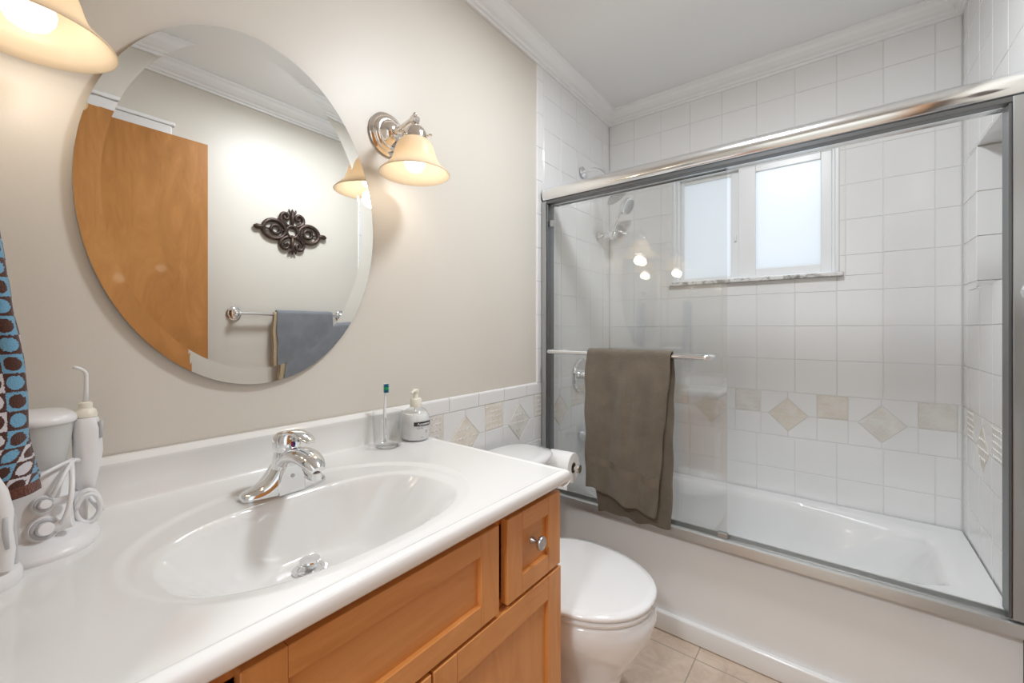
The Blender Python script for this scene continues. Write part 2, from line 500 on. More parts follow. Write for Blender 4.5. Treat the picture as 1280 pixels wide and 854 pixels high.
def bullnose_v(bm, to3, y0, y1, z0, z1, step=.154):
    z = z0
    while z < z1 - .01:
        zt = min(z + step, z1)
        a0, a1, b0, b1 = y0, y1, z + G, zt - G
        prof = [(0.0, 0), (0.0, .004), (.0015, .0065), (.005, .008), (.05 - G, .0075), (.05 - G, 0)]
        prof = [(p[0] * (a1 - a0) / .05, p[1]) for p in prof]
        r0 = [bm.verts.new(to3(a0 + p, b0, h)) for p, h in prof]
        r1 = [bm.verts.new(to3(a0 + p, b1, h)) for p, h in prof]
        ring_faces(bm, [r0, r1]); z = zt
def bullnose_h(bm, to3, y0, y1, z0, z1, step=.154):
    y = y0
    while y < y1 - .01:
        yt = min(y + step, y1)
        prof = [(z0 + G, 0), (z0 + G, .0075), (z1 - .008, .009), (z1 - .003, .0075), (z1, .004), (z1, 0)]
        r0 = [bm.verts.new(to3(y + G, p, h)) for p, h in prof]
        r1 = [bm.verts.new(to3(yt - G, p, h)) for p, h in prof]
        ring_faces(bm, [r0, r1]); y = yt
bm = B(); bullnose_v(bm, toL, 1.574, TE, .909, CEIL_Z - .03)
bullnose_v(bm, toL, 1.574, TE, .857, .909)
bullnose_h(bm, toL, .875, 1.574, .857, .909)
obj('tile_cap', bm, M['cap'], wl)

# right wall with a tiled niche
NY0, NY1, NZ0, NZ1, ND = 1.70, 2.135, 1.292, 1.79, .16
bm = B()
box(bm, 1.464, 1.66, REAR_Y - .1, NY0, 0, CEIL_Z); box(bm, 1.464, 1.66, NY1, 2.45, 0, CEIL_Z)
box(bm, 1.464, 1.66, NY0, NY1, 0, NZ0); box(bm, 1.464, 1.66, NY0, NY1, NZ1, CEIL_Z)
box(bm, 1.464 + ND, 1.66, NY0, NY1, NZ0, NZ1)
wr = obj('wall_right', bm, M['paint'], kind='structure')
toR = lambda a, b, h: Vector((1.466 - h, a, b))
bm = B()
tile_area(bm, TE, BACK_Y - .006, .857, CEIL_Z - .04, BACK_Y - .09, 1.165, toR, hole=(NY0, NY1, NZ0, NZ1))
tile_area(bm, TE, BACK_Y - .006, .03, .649, BACK_Y - .09, .034, toR)
tile_area(bm, .80, TE, .03, .649, BACK_Y - .09, .034, toR)
deco_band(bm, .80, BACK_Y - .006, BACK_Y - .17, toR, wr)
# niche faces
add = lambda a0, a1, b0, b1, f: tile_area(bm, a0, a1, b0, b1, a0, 1.165, f)
add(1.460, 1.464 + ND, NZ0 + .006, NZ1 - .006, lambda a, b, h: Vector((a, NY1 + .001 - h, b)))
add(1.460, 1.464 + ND, NZ0 + .006, NZ1 - .006, lambda a, b, h: Vector((a, NY0 - .001 + h, b)))
add(NY0, NY1, NZ0 + .006, NZ1 - .006, lambda a, b, h: Vector((1.466 + ND - h, a, b)))
tile_area(bm, 1.460, 1.464 + ND, NY0, NY1, 1.46, NY0, lambda a, b, h: Vector((a, b, NZ1 + .001 - h)))
tile_area(bm, 1.460, 1.464 + ND, NY0, NY1, 1.46, NY0, lambda a, b, h: Vector((a, b, NZ0 - .001 + h)))
obj('wall_tile', bm, M['tile'], wr)
bm = B()
box(bm, 1.462, 1.466, .80, 1.58, 0, .90)
for q in ((1.58, NY0, 0, CEIL_Z - .03), (NY1, BACK_Y, 0, CEIL_Z - .03), (NY0, NY1, 0, NZ0), (NY0, NY1, NZ1, CEIL_Z - .03)):
    box(bm, 1.462, 1.466, *q)
obj('grout', bm, M['grout'], wr)
bm = B(); bullnose_v(bm, toR, 1.574, TE, .857, CEIL_Z - .03); bullnose_h(bm, toR, .80, 1.574, .857, .930)
obj('tile_cap', bm, M['cap'], wr)

# back wall with window hole
WX0, WX1, WZ0, WZ1 = .371, 1.085, 1.40, 1.985
bm = B()
for q in ((-.12, WX0, 0, CEIL_Z), (WX1, 1.66, 0, CEIL_Z), (WX0, WX1, 0, WZ0), (WX0, WX1, WZ1, CEIL_Z)):
    box(bm, q[0], q[1], BACK_Y + .004, BACK_Y + .13, q[2], q[3])
wb = obj('wall_back', bm, M['ceiling'], kind='structure')
toB = lambda a, b, h: Vector((a, BACK_Y + .006 - h, b))
bm = B()
tile_area(bm, .002, 1.458, .857, CEIL_Z - .04, 1.385, 1.165, toB, hole=(WX0, 1.107, WZ0 - .016, WZ1))
tile_area(bm, WX1, 1.107, WZ0, WZ1, WX1, 1.473, toB)
tile_area(bm, .002, 1.458, .34, .649, 1.385, .648 - .154 * 2, toB)
deco_band(bm, .002, 1.458, 1.006, toB, wb)
obj('wall_tile', bm, M['tile'], wb)
bm = B()
for q in ((0, WX0, .3, CEIL_Z - .03), (WX1, 1.46, .3, CEIL_Z - .03), (WX0, WX1, .3, WZ0), (WX0, WX1, WZ1, CEIL_Z - .03)):
    box(bm, q[0], q[1], BACK_Y + .002, BACK_Y + .006, q[2], q[3])
obj('grout', bm, M['grout'], wb)

# rear wall with doorway (camera side)
DX0, DX1 = .66, 1.36
bm = B()
box(bm, -.12, DX0, REAR_Y - .1, REAR_Y, 0, CEIL_Z); box(bm, DX1, 1.464, REAR_Y - .1, REAR_Y, 0, CEIL_Z)
box(bm, DX0, DX1, REAR_Y - .1, REAR_Y, 2.06, CEIL_Z)
wre = obj('wall_rear', bm, M['paint'], kind='structure')
bm = B()
for (a0, a1, c0, c1) in ((DX0 - .06, DX0, 0, 2.12), (DX0, DX1, 2.06, 2.12)):
    box(bm, a0, a1, REAR_Y, REAR_Y + .014, c0, c1, .004)
obj('door_casing', bm, M['trim'], wre)

# hall beyond the doorway
bm = B(); box(bm, -.3, 2.3, -2.2, REAR_Y - .1, -.06, 0); hf = obj('floor_hall', bm, M['hallfloor'], kind='structure')
bm = B(); box(bm, -.3, 2.3, -2.3, -2.2, 0, CEIL_Z); obj('wall_hall', bm, M['paint'], kind='structure')

# crown moulding
CROWN = [(0, 0), (.070, 0), (.070, -.010), (.060, -.016), (.052, -.030), (.036, -.044), (.024, -.050), (.020, -.058), (.012, -.060), (.010, -.070), (0, -.070)]
def crown(name, p0, p1, inward, m0=1, m1=1):
    """runs p0->p1 along the wall, profile grows towards 'inward'; mitred at the ends"""
    p0, p1, inw = Vector(p0), Vector(p1), Vector(inward); d = (p1 - p0).normalized()
    bm = B()
    r0 = [bm.verts.new(p0 + inw * u + d * (u * m0) + Vector((0, 0, w))) for u, w in CROWN]
    r1 = [bm.verts.new(p1 + inw * u - d * (u * m1) + Vector((0, 0, w))) for u, w in CROWN]
    ring_faces(bm, [r0, r1])
    return obj(name, bm, M['trim'], kind='structure')
cz = CEIL_Z - .0005
crown('trim_1', (-.003, REAR_Y, cz), (-.003, BACK_Y + .003, cz), (1, 0, 0))
crown('trim_2', (-.003, BACK_Y + .003, cz), (1.463, BACK_Y + .003, cz), (0, -1, 0))
crown('trim_3', (1.463, BACK_Y + .003, cz), (1.463, REAR_Y, cz), (-1, 0, 0))
crown('trim_4', (1.463, REAR_Y, cz), (-.003, REAR_Y, cz), (0, 1, 0))

# head casing on the right wall behind the open door
bm = B(); box(bm, 1.446, 1.4635, REAR_Y + .002, .578, 2.04, 2.125, .004); box(bm, 1.438, 1.4635, REAR_Y + .002, .590, 2.125, 2.142, .004)
obj('trim_5', bm, M['trim'], kind='structure')

# ------------------------------------------------------------------ window
win = bpy.data.objects.new('window_1', None); COL.objects.link(win); win.location = (WX0, BACK_Y, WZ0); win['kind'] = 'structure'
def wobj(name, bm, m, **k):
    bmesh.ops.translate(bm, verts=bm.verts[:], vec=(-WX0, -BACK_Y, -WZ0)); return obj(name, bm, m, win, **k)
def frame(bm, x0, x1, z0, z1, w, y0, y1, wb=None, wt=None, wr=None, bev=.003):
    wb = w if wb is None else wb; wt = w if wt is None else wt; wr = w if wr is None else wr
    box(bm, x0, x0 + w, y0, y1, z0, z1, bev); box(bm, x1 - wr, x1, y0, y1, z0, z1, bev)
    box(bm, x0 + w, x1 - wr, y0, y1, z0, z0 + wb, bev); box(bm, x0 + w, x1 - wr, y0, y1, z1 - wt, z1, bev)
bm = B(); frame(bm, WX0, WX1, WZ0, WZ1, .014, BACK_Y - .006, BACK_Y + .06, wb=.006)
frame(bm, WX0 + .014, WX1 - .014, WZ0 + .006, WZ1 - .014, .012, BACK_Y + .03, BACK_Y + .085, wb=.008)
wobj('window_frame', bm, M['window_frame'])
XM = .735
bm = B(); frame(bm, WX0 + .026, .700, WZ0 + .012, WZ1 - .026, .016, BACK_Y + .058, BACK_Y + .078, wb=.014, wt=.022, wr=.055)
wobj('window_sash', bm, M['window_frame'])
bm = B(); frame(bm, .685, WX1 - .026, WZ0 + .012, WZ1 - .026, .075, BACK_Y + .03, BACK_Y + .055, wb=.036, wt=.032, wr=.040)
wobj('window_sash', bm, M['window_frame'])
bm = B(); box(bm, WX0 + .04, .648, BACK_Y + .066, BACK_Y + .070, WZ0 + .024, WZ1 - .046); wobj('window_pane', bm, M['frosted'])
bm = B(); box(bm, .757, WX1 - .063, BACK_Y + .040, BACK_Y + .044, WZ0 + .046, WZ1 - .056); wobj('window_pane', bm, M['frosted'])
bm = B(); box(bm, .662, .672, BACK_Y + .048, BACK_Y + .058, 1.60, 1.63, .002); wobj('window_latch', bm, M['plastic'])
bm = B(); box(bm, WX0 - .012, WX1 + .014, BACK_Y - .026, BACK_Y + .03, WZ0 - .016, WZ0 + .002, .004)
wobj('window_sill', bm, M['marble'], label='grey veined white marble sill')

# ------------------------------------------------------------------ open door beside the camera
door = bpy.data.objects.new('door_1', None); COL.objects.link(door); door.location = (1.35, REAR_Y, 0); door['kind'] = 'structure'
door['label'] = 'open flush birch door, seen in the mirror'
bm = B(); box(bm, 0, .035, .015, .696 - REAR_Y, .012, 2.05, .002); obj('door_panel', bm, M['birch'], door)
bm = B()
for s in (-1, 1):
    x = 0 if s < 0 else .035
    lathe(bm, [(.026, 0), (.026, .004), (.012, .008), (.011, .03), (.024, .038), (.028, .052), (.022, .062), (.006, .066)] if s > 0 else
          [(.026, 0), (.026, -.004), (.012, -.008), (.011, -.03), (.024, -.038), (.028, -.052), (.022, -.062), (.006, -.066)], (x, .785, .92), 'x', 24)
obj('door_knob', bm, M['satin'], door, smooth=True, autosmooth=40)
bm = B()
for z in (.25, 1.05, 1.82): lathe(bm, [(.006, z), (.006, z + .09)], (.0175, .006, 0), n=12)
obj('hinge', bm, M['satin'], door)

# ------------------------------------------------------------------ bathtub
tub = thing('bathtub', 'white built-in bathtub with smooth apron behind the toilet', 'bathtub', (.73, 1.97, 0))
def tl(bm): bmesh.ops.translate(bm, verts=bm.verts[:], vec=(-.73, -1.97, 0)); return bm
AY = 1.632; RIM = .378
bm = B()
n = 72
def rr(x0, x1, y0, y1, r, n=72):
    """rounded rectangle outline by angle, matching vertex order"""
    cx, cy = (x0 + x1) / 2, (y0 + y1) / 2; out = []
    hx, hy = (x1 - x0) / 2, (y1 - y0) / 2
    for i in range(n):
        a = 2 * PI * i / n; c, s = math.cos(a), math.sin(a)
        k = min((hx - r) / abs(c) if abs(c) > 1e-6 else 1e9, (hy - r) / abs(s) if abs(s) > 1e-6 else 1e9)
        bx, by = c * k, s * k
        # push outward from inner rect by r in the direction of the superellipse normal
        nx, ny = (c * hy), (s * hx); l = math.hypot(nx, ny); nx /= l; ny /= l
        e = .45; nx2 = math.copysign(abs(nx) ** (1 / e), nx); ny2 = math.copysign(abs(ny) ** (1 / e), ny); l = math.hypot(nx2, ny2)
        bx, by = bx + r * nx2 / l, by + r * ny2 / l
        out.append((cx + bx, cy + by))
    return out
X0, X1, Y0, Y1 = .004, 1.456, AY, 2.328
secs = [(rr(.09, 1.36, 1.715, 2.245, .09), RIM + .004),
        (rr(.098, 1.345, 1.723, 2.238, .10), RIM - .006),
        (rr(.104, 1.335, 1.728, 2.233, .11), RIM - .03),
        (rr(.13, 1.27, 1.745, 2.215, .13), .25),
        (rr(.16, 1.20, 1.76, 2.20, .14), .15),
        (rr(.20, 1.12, 1.79, 2.17, .15), .115),
        (rr(.30, 1.0, 1.86, 2.10, .1), .105)]
# rim: outer rectangle to basin
outer = []
bmr = [(x, y) for x, y in rr(X0, X1, Y0 + .012, Y1, .004)]
low = [(x, y) for x, y in rr(X0, X1, Y0, Y1, .004)]
allsec = [(low, .0), (low, .30), (low, RIM - .012), ([(x, max(y, Y0 + .004)) for x, y in low], RIM - .004), (bmr, RIM),
          (rr(.06, 1.39, 1.695, 2.27, .07), RIM + .004)] + secs
loft(bm, allsec, cap0=True, cap1=True)
obj('tub_shell', tl(bm), M['tub'], tub, smooth=True, autosmooth=50)
bm = B(); box(bm, X0, X1, AY - .022, AY + .002, 0.001, .072, .006, 3)
obj('apron_skirt', tl(bm), M['tub'], tub, smooth=True, autosmooth=50)
bm = B(); lathe(bm, [(.036, 0), (.036, .004), (.030, .009), (.012, .011), (.010, .016), (.002, .017)], (.100, 1.985, .325), 'x', 32)
obj('overflow_plate', tl(bm), M['chrome'], tub, smooth=True, autosmooth=40, label='round chrome overflow plate')

# ------------------------------------------------------------------ shower enclosure
enc = thing('shower_enclosure', 'chrome framed sliding glass shower door on the tub rim', 'shower door', (.73, 1.63, RIM))
def el(bm): bmesh.ops.translate(bm, verts=bm.verts[:], vec=(-.73, -1.63, -RIM)); return bm
bm = B()
# header: bull-nosed front, flat underside
prof = []
HZ0, HZ1 = 1.738, 1.798
for i in range(13):
    a = -PI / 2 + PI * i / 12
    prof.append((1.618 - .020 * math.cos(a), (HZ0 + HZ1) / 2 + .030 * math.sin(a)))
prof += [(1.672, HZ1), (1.676, HZ1 - .004), (1.676, HZ0 - .014), (1.672, HZ0 - .014), (1.672, HZ0), (1.640, HZ0), (1.640, HZ0 - .014), (1.636, HZ0 - .014), (1.636, HZ0)]
r0 = [bm.verts.new((.012, y, z)) for y, z in prof]; r1 = [bm.verts.new((1.452, y, z)) for y, z in prof]
ring_faces(bm, [r0, r1])
obj('header_rail', el(bm), M['satin'], enc, smooth=True, autosmooth=35)
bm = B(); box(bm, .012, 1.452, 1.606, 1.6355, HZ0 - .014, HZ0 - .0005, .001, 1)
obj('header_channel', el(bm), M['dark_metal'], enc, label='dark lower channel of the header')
bm = B()
tz = RIM + .004
prof = [(1.597, tz), (1.672, tz), (1.672, tz + .030), (1.666, tz + .030), (1.666, tz + .012), (1.640, tz + .010), (1.640, tz + .024), (1.636, tz + .024), (1.636, tz + .010),
        (1.613, tz + .010), (1.613, tz + .034), (1.610, tz + .034), (1.602, tz + .030), (1.597, tz + .004)]
prof = [(y + .0, z) for y, z in prof]
r0 = [bm.verts.new((.006, y, z)) for y, z in prof]; r1 = [bm.verts.new((1.454, y, z)) for y, z in prof]
ring_faces(bm, [r0, r1])
obj('bottom_track', el(bm), M['track'], enc, smooth=True, autosmooth=35)
for (x0, x1) in ((.006, .030), (1.430, 1.454)):
    bm = B()
    box(bm, x0, x1, 1.604, 1.668, tz + .039, HZ0 - .001, .002)
    sj = obj('side_jamb', el(bm), M['jamb'], enc)
    bm = B(); xa = x1 if x0 < .1 else x0 - .006
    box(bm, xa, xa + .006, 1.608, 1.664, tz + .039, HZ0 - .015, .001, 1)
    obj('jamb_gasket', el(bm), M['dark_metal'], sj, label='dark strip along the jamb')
for (x0, x1, y, nm) in ((.036, .775, 1.622, 'front'), (.050, .770, 1.651, 'back')):
    bm = B(); box(bm, x0, x1, y, y + .006, tz + .014, HZ0 - .002, .001, 1)
    gp = obj('glass_panel', el(bm), M['glass'], enc)
    if nm == 'front':
        bm = B()
        tube(bm, [(.064, 1.621, 1.052), (.064, 1.596, 1.052)] + bez((.064, 1.586, 1.052), (.064, 1.576, 1.052), (.068, 1.572, 1.052), (.080, 1.572, 1.052), 6) +
             [(.4, 1.572, 1.052), (.700, 1.572, 1.052)] + bez((.712, 1.572, 1.052), (.722, 1.572, 1.052), (.727, 1.577, 1.052), (.727, 1.588, 1.052), 6) + [(.727, 1.598, 1.052), (.727, 1.621, 1.052)], .0115, 18, flat=.85)
        obj('towel_bar', el(bm), M['chrome'], gp, smooth=True, autosmooth=40)
        bm = B(); box(bm, .745, .779, 1.614, 1.634, tz + .0345, tz + .052, .002); obj('guide_clip', el(bm), M['jamb'], gp)
    bm = B(); box(bm, x0 + .004, x0 + .02, y - .003, y + .009, 1.62, 1.65, .001) if nm == 'front' else box(bm, x0 + .01, x1 - .01, y - .002, y + .008, HZ0 - .010, HZ0 - .003, .001)
    obj('panel_clip', el(bm), M['jamb'], gp)

# ------------------------------------------------------------------ shower fittings on the left wall
HX = .004
sh = thing('overhead_shower', 'round chrome wall shower head above the header rail', 'shower head', (HX, 2.0, 1.99))
bm = B(); lathe(bm, [(.030, 0), (.030, .003), (.022, .010), (.012, .013)], (0, 0, 0), 'x', 32); obj('flange', bm, M['chrome'], sh, smooth=True, autosmooth=40)
bm = B(); tube(bm, bez((.008, 0, 0), (.09, 0, .014), (.13, 0, -.02), (.155, 0, -.105), 14), .0105, 14); obj('shower_arm', bm, M['chrome'], sh, smooth=True, autosmooth=60)
def head(bm, c, direction, r, th):
    q = Vector((0, 0, 1)).rotation_difference(Vector(direction)).to_matrix()
    lathe(bm, [(.010, -.05), (.014, -.045), (.016, -.035), (r * .55, -.02), (r * .95, -th * .4), (r, 0), (r, .006), (r * .93, .010)], c, 'z', 40, mtx=q, cap1=True)
    return q
bm = B(); q = head(bm, (.188, 0, -.162), (.55, .1, -.85), .058, .02)
obj('spray_head', bm, M['chrome'], sh, smooth=True, autosmooth=40)
def nozzles(q, c, r):
    bm = B()
    for k, (rad, cnt) in enumerate(((.0, 1), (.22, 6), (.42, 12), (.64, 18), (.84, 24))):
        for i in range(cnt):
            a = 2 * PI * i / cnt
            p = q @ Vector((r * rad * math.cos(a), r * rad * math.sin(a), .009)); p2 = q @ Vector((r * rad * math.cos(a), r * rad * math.sin(a), .0135))
            tube(bm, [Vector(c) + p, Vector(c) + p2], .0026, 6)
    return bm
obj('nozzles', nozzles(q, (.188, 0, -.162), .058), M['plastic_grey'], sh)

hs = thing('hand_shower', 'chrome hand shower angled on a wall bracket behind the glass', 'hand shower', (HX, 2.19, 1.68))
bm = B(); lathe(bm, [(.024, 0), (.024, .004), (.019, .012), (.014, .05), (.013, .078)], (0, 0, 0), 'x', 28); obj('wall_bracket', bm, M['chrome'], hs, smooth=True, autosmooth=40)
bm = B(); lathe(bm, [(.012, -.022), (.019, -.018), (.021, 0), (.019, .018), (.012, .022)], (.088, -.002, 0), 'y', 24); obj('swivel_holder', bm, M['chrome'], hs, smooth=True, autosmooth=40)
bm = B(); tube(bm, [(.082, -.012, -.03), (.088, -.010, 0), (.103, -.012, .05), (.130, -.014, .100), (.152, -.016, .130)], [.009, .0115, .0105, .012, .017], 16); obj('handle', bm, M['chrome'], hs, smooth=True, autosmooth=60)
bm = B(); q2 = Vector((0, 0, 1)).rotation_difference(Vector((.8, -.1, -.42)).normalized()).to_matrix()
lathe(bm, [(.012, -.035), (.030, -.026), (.046, -.006), (.049, .002), (.047, .010), (.040, .013)], (.176, -.018, .138), 'z', 40, mtx=q2); obj('spray_head', bm, M['chrome'], hs, smooth=True, autosmooth=40)
obj('nozzles', nozzles(q2, (.1795, -.0185, .1365), .044), M['plastic_grey'], hs)

vt = thing('shower_valve', 'round chrome shower valve plate with handle, behind the towel', 'valve', (HX, 1.985, .905))
bm = B(); lathe(bm, [(.090, 0), (.090, .003), (.084, .010), (.055, .014), (.050, .012), (.034, .016)], (0, 0, 0), 'x', 48); obj('escutcheon', bm, M['chrome'], vt, smooth=True, autosmooth=40)
bm = B(); lathe(bm, [(.030, .014), (.029, .035), (.034, .038), (.034, .058), (.028, .066), (.004, .068)], (0, 0, 0), 'x', 32)
tube(bm, [(.05, 0, 0), (.055, .03, -.02), (.06, .055, -.035)], [.010, .008, .006], 12); obj('valve_handle', bm, M['chrome'], vt, smooth=True, autosmooth=40)
sp = thing('tub_spout', 'chrome tub spout low on the tiled wall', 'tub spout', (HX, 1.985, .59))
bm = B(); tube(bm, [(0, 0, 0), (.05, 0, 0), (.10, 0, -.002), (.130, 0, -.008), (.145, 0, -.022)], [.030, .028, .025, .022, .017], 24); obj('spout_body', bm, M['chrome'], sp, smooth=True, autosmooth=50)
bm = B(); tube(bm, [(.118, 0, .015), (.118, 0, .034)], [.004, .006], 12); obj('diverter_knob', bm, M['chrome'], sp, smooth=True)

# ------------------------------------------------------------------ towels
def drape(name, label, x0, x1, yb, zb, front, back, mats, axis='x', sgn=-1, seed=0, r=.014, amp=.006, layers_gap=0, band=None, cat='towel', flare=None, back_shift=0.0):
    """cloth folded over a bar along +axis at (yb, zb); front/back: (drop_left, drop_right) fall lengths. front side lies at sgn."""
    rnd = random.Random(seed); ph = [rnd.uniform(0, 6.28) for _ in range(8)]
    nu, nf = 44, 60
    bm = B(); grid = []
    th = .004
    for side in (0, 1):
        pass
    rows = []
    tot = []
    def P(u, v):
        """u 0..1 across; v: -1 (front bottom) .. 0 (top) .. 1 (back bottom)"""
        x = x0 + (x1 - x0) * u
        if v < 0:
            L = front[0] + (front[1] - front[0]) * u; s = -v * L; off = sgn * r
        else:
            L = back[0] + (back[1] - back[0]) * u; s = v * L; off = -sgn * r
        arc = PI * r / 2
        if s < arc:
            a = s / r; off = off * math.sin(a); z = zb + r * math.cos(a)
        else: z = zb - (s - arc)
        k = min(1, max(0, (s - arc)) / .25)
        w = amp * k * (math.sin(u * 9 + ph[0] + s * 3) + .7 * math.sin(u * 17 + ph[1] - s * 4) + .35 * math.sin(u * 31 + ph[2] + s * 9))
        sag = .006 * math.sin(s * 12 + ph[3]) * k
        ed = .0025 * math.sin(s * 40 + ph[4]) + .002 * math.sin(s * 17 + ph[5])
        fl = flare(u, s, v) if flare else (0, 0)
        x += (ed if u < .5 else -ed * .7) * (abs(u - .5) * 2) + fl[0]
        z += .004 * math.sin(u * 7 + ph[6]) * k + .003 * math.sin(u * 21 + ph[7]) * k
        y = yb + off + (sgn * (w * .55 + amp * .9 * k) if v < 0 else -sgn * 0 + sgn * w * .35) + fl[1] + (back_shift * k if v > 0 else 0)
        return (x, y, z) if axis == 'x' else (y, x, z)
    vs = [-1 + i / nf for i in range(nf)] + [i / nf for i in range(nf + 1)]
    g = [[bm.verts.new(P(j / nu, v)) for j in range(nu + 1)] for v in vs]
    for i in range(len(vs) - 1):
        for j in range(nu):
            f = bm.faces.new((g[i][j], g[i][j + 1], g[i + 1][j + 1], g[i + 1][j]))
            vm = (vs[i] + vs[i + 1]) / 2; f.material_index = 1 if (band and band[0] < abs(vm) < band[1]) else 0
    o = obj(name, bm, mats, smooth=True)
    md = o.modifiers.new('thick', 'SOLIDIFY'); md.thickness = .009; md.offset = 0.0
    md = o.modifiers.new('sub', 'SUBSURF'); md.levels = 1; md.render_levels = 1
    return tag(o, label, cat)

def fl_brown(u, s, v):
    if v < 0: return (-.045 * u * (s / .57) + .008 * (1 - u) * (s / .57), -.006 * min(1, s / .3))
    return ((-.008 * u + .03 * (1 - u)) * (s / .64), 0)
drape('bath_towel', 'taupe brown bath towel hanging from the shower door bar', .262, .607, 1.572, 1.0525, (.568, .628), (.680, .675),
      [M['towel_brown'], M['towel_brown_band']], seed=4, r=.0175, amp=.016, band=(.77, .815), flare=fl_brown, back_shift=-.004)

# ------------------------------------------------------------------ toilet
TY = 1.118
to = thing('toilet', 'white two-piece toilet with closed lid between vanity and tub', 'toilet', (.03, TY, 0))
bm = B()
loft(bm, [(srect(.40, 0, .20, .105, 2.6, rb=.27), .0), (srect(.40, 0, .20, .105, 2.6, rb=.27), .02), (srect(.39, 0, .185, .095, 2.5, rb=.26), .06),
          (srect(.385, 0, .175, .088, 2.4, rb=.25), .13), (srect(.39, 0, .19, .10, 2.3, rb=.26), .19), (srect(.40, 0, .225, .145, 2.2, rb=.27), .26),
          (srect(.41, 0, .245, .175, 2.15, rb=.28), .315), (srect(.415, 0, .248, .186, 2.15, rb=.29), .350), (srect(.415, 0, .244, .184, 2.15, rb=.29), .375), (srect(.415, 0, .232, .175, 2.15, rb=.28), .384)])
obj('bowl', bm, M['porcelain'], to, smooth=True, autosmooth=60)
bm = B(); loft(bm, [(srect(.415, 0, .236, .180, 2.12, rb=.19), .386), (srect(.415, 0, .243, .187, 2.12, rb=.195), .389), (srect(.415, 0, .245, .189, 2.12, rb=.197), .396), (srect(.415, 0, .240, .184, 2.12, rb=.193), .401)])
obj('seat', bm, M['porcelain'], to, smooth=True, autosmooth=60)
bm = B(); loft(bm, [(srect(.415, 0, .238, .182, 2.12, rb=.195), .404), (srect(.415, 0, .247, .191, 2.12, rb=.20), .4075), (srect(.415, 0, .249, .193, 2.12, rb=.202), .4145), (srect(.415, 0, .245, .189, 2.12, rb=.20), .4195),
               (srect(.415, 0, .225, .170, 2.12, rb=.185), .4225), (srect(.415, 0, .12, .09, 2.1, rb=.10), .4245)])
obj('lid', bm, M['porcelain'], to, smooth=True, autosmooth=60)
for s in (-1, 1):
    bm = B(); lathe(bm, [(.014, -.025), (.014, .025)], (.205, s * .075, .402), 'y', 20)
    obj('seat_hinge', bm, M['porcelain'], to, smooth=True, autosmooth=50)
bm = B(); loft(bm, [(srect(.115, 0, .085, .19, 4.5, rb=.095), .36), (srect(.115, 0, .095, .20, 4.5, rb=.10), .40), (srect(.115, 0, .107, .235, 4.0, rb=.105), .655)])
obj('tank', bm, M['porcelain'], to, smooth=True, autosmooth=60)
bm = B(); loft(bm, [(srect(.115, 0, .118, .240, 3.2, rb=.108), .656), (srect(.115, 0, .127, .248, 3.2, rb=.112), .661), (srect(.115, 0, .129, .250, 3.2, rb=.113), .684),
               (srect(.115, 0, .124, .245, 3.2, rb=.11), .693), (srect(.115, 0, .095, .215, 3.0, rb=.09), .698), (srect(.115, 0, .03, .10, 3.0, rb=.03), .700)])
obj('tank_lid', bm, M['porcelain'], to, smooth=True, autosmooth=60)
bm = B(); lathe(bm, [(.012, 0), (.012, .006), (.006, .010), (.006, .016)], (.221, -.17, .60), 'x', 20); tube(bm, [(.236, -.17, .60), (.240, -.14, .597), (.240, -.10, .590)], [.006, .005, .006], 10)
obj('flush_lever', bm, M['chrome'], to, smooth=True, autosmooth=50)

# ------------------------------------------------------------------ vanity cabinet
V0, V1, VF = REAR_Y + .004, .848, .545
va = thing('vanity_cabinet', 'maple shaker vanity cabinet under the white sink top', 'cabinet', (0, V0, 0))
def vl(bm): bmesh.ops.translate(bm, verts=bm.verts[:], vec=(0, -V0, 0)); return bm
bm = B()
box(bm, .0, VF - .018, V1 - .018, V1, .0, .788); box(bm, .0, VF - .018, V0, V0 + .018, .0, .788)
box(bm, .0, VF - .018, V0 + .018, V1 - .018, .09, .108); box(bm, 0, .01, V0 + .018, V1 - .018, .108, .788)
obj('carcass', vl(bm), M['maple_v'], va)
bm = B()
for (y0, y1) in ((V0, V0 + .04), (.142, .162), (.632, .650), (V1 - .012, V1)): box(bm, VF - .018, VF, y0, y1, .09, .788)
box(bm, VF - .018, VF, V0 + .04, .142, .745, .788); box(bm, VF - .018, VF, .162, .632, .755, .788); box(bm, VF - .018, VF, .650, V1 - .012, .755, .788)
for (y0, y1) in ((V0 + .04, .142), (.162, .632), (.650, V1 - .012)): box(bm, VF - .018, VF, y0, y1, .580, .604); box(bm, VF - .018, VF, y0, y1, .09, .12)
obj('face_frame', vl(bm), M['maple_v'], va)
bm = B(); box(bm, VF - .09, VF - .075, V0 + .02, V1 - .02, .0, .09); obj('toe_kick', vl(bm), M['maple_h'], va)

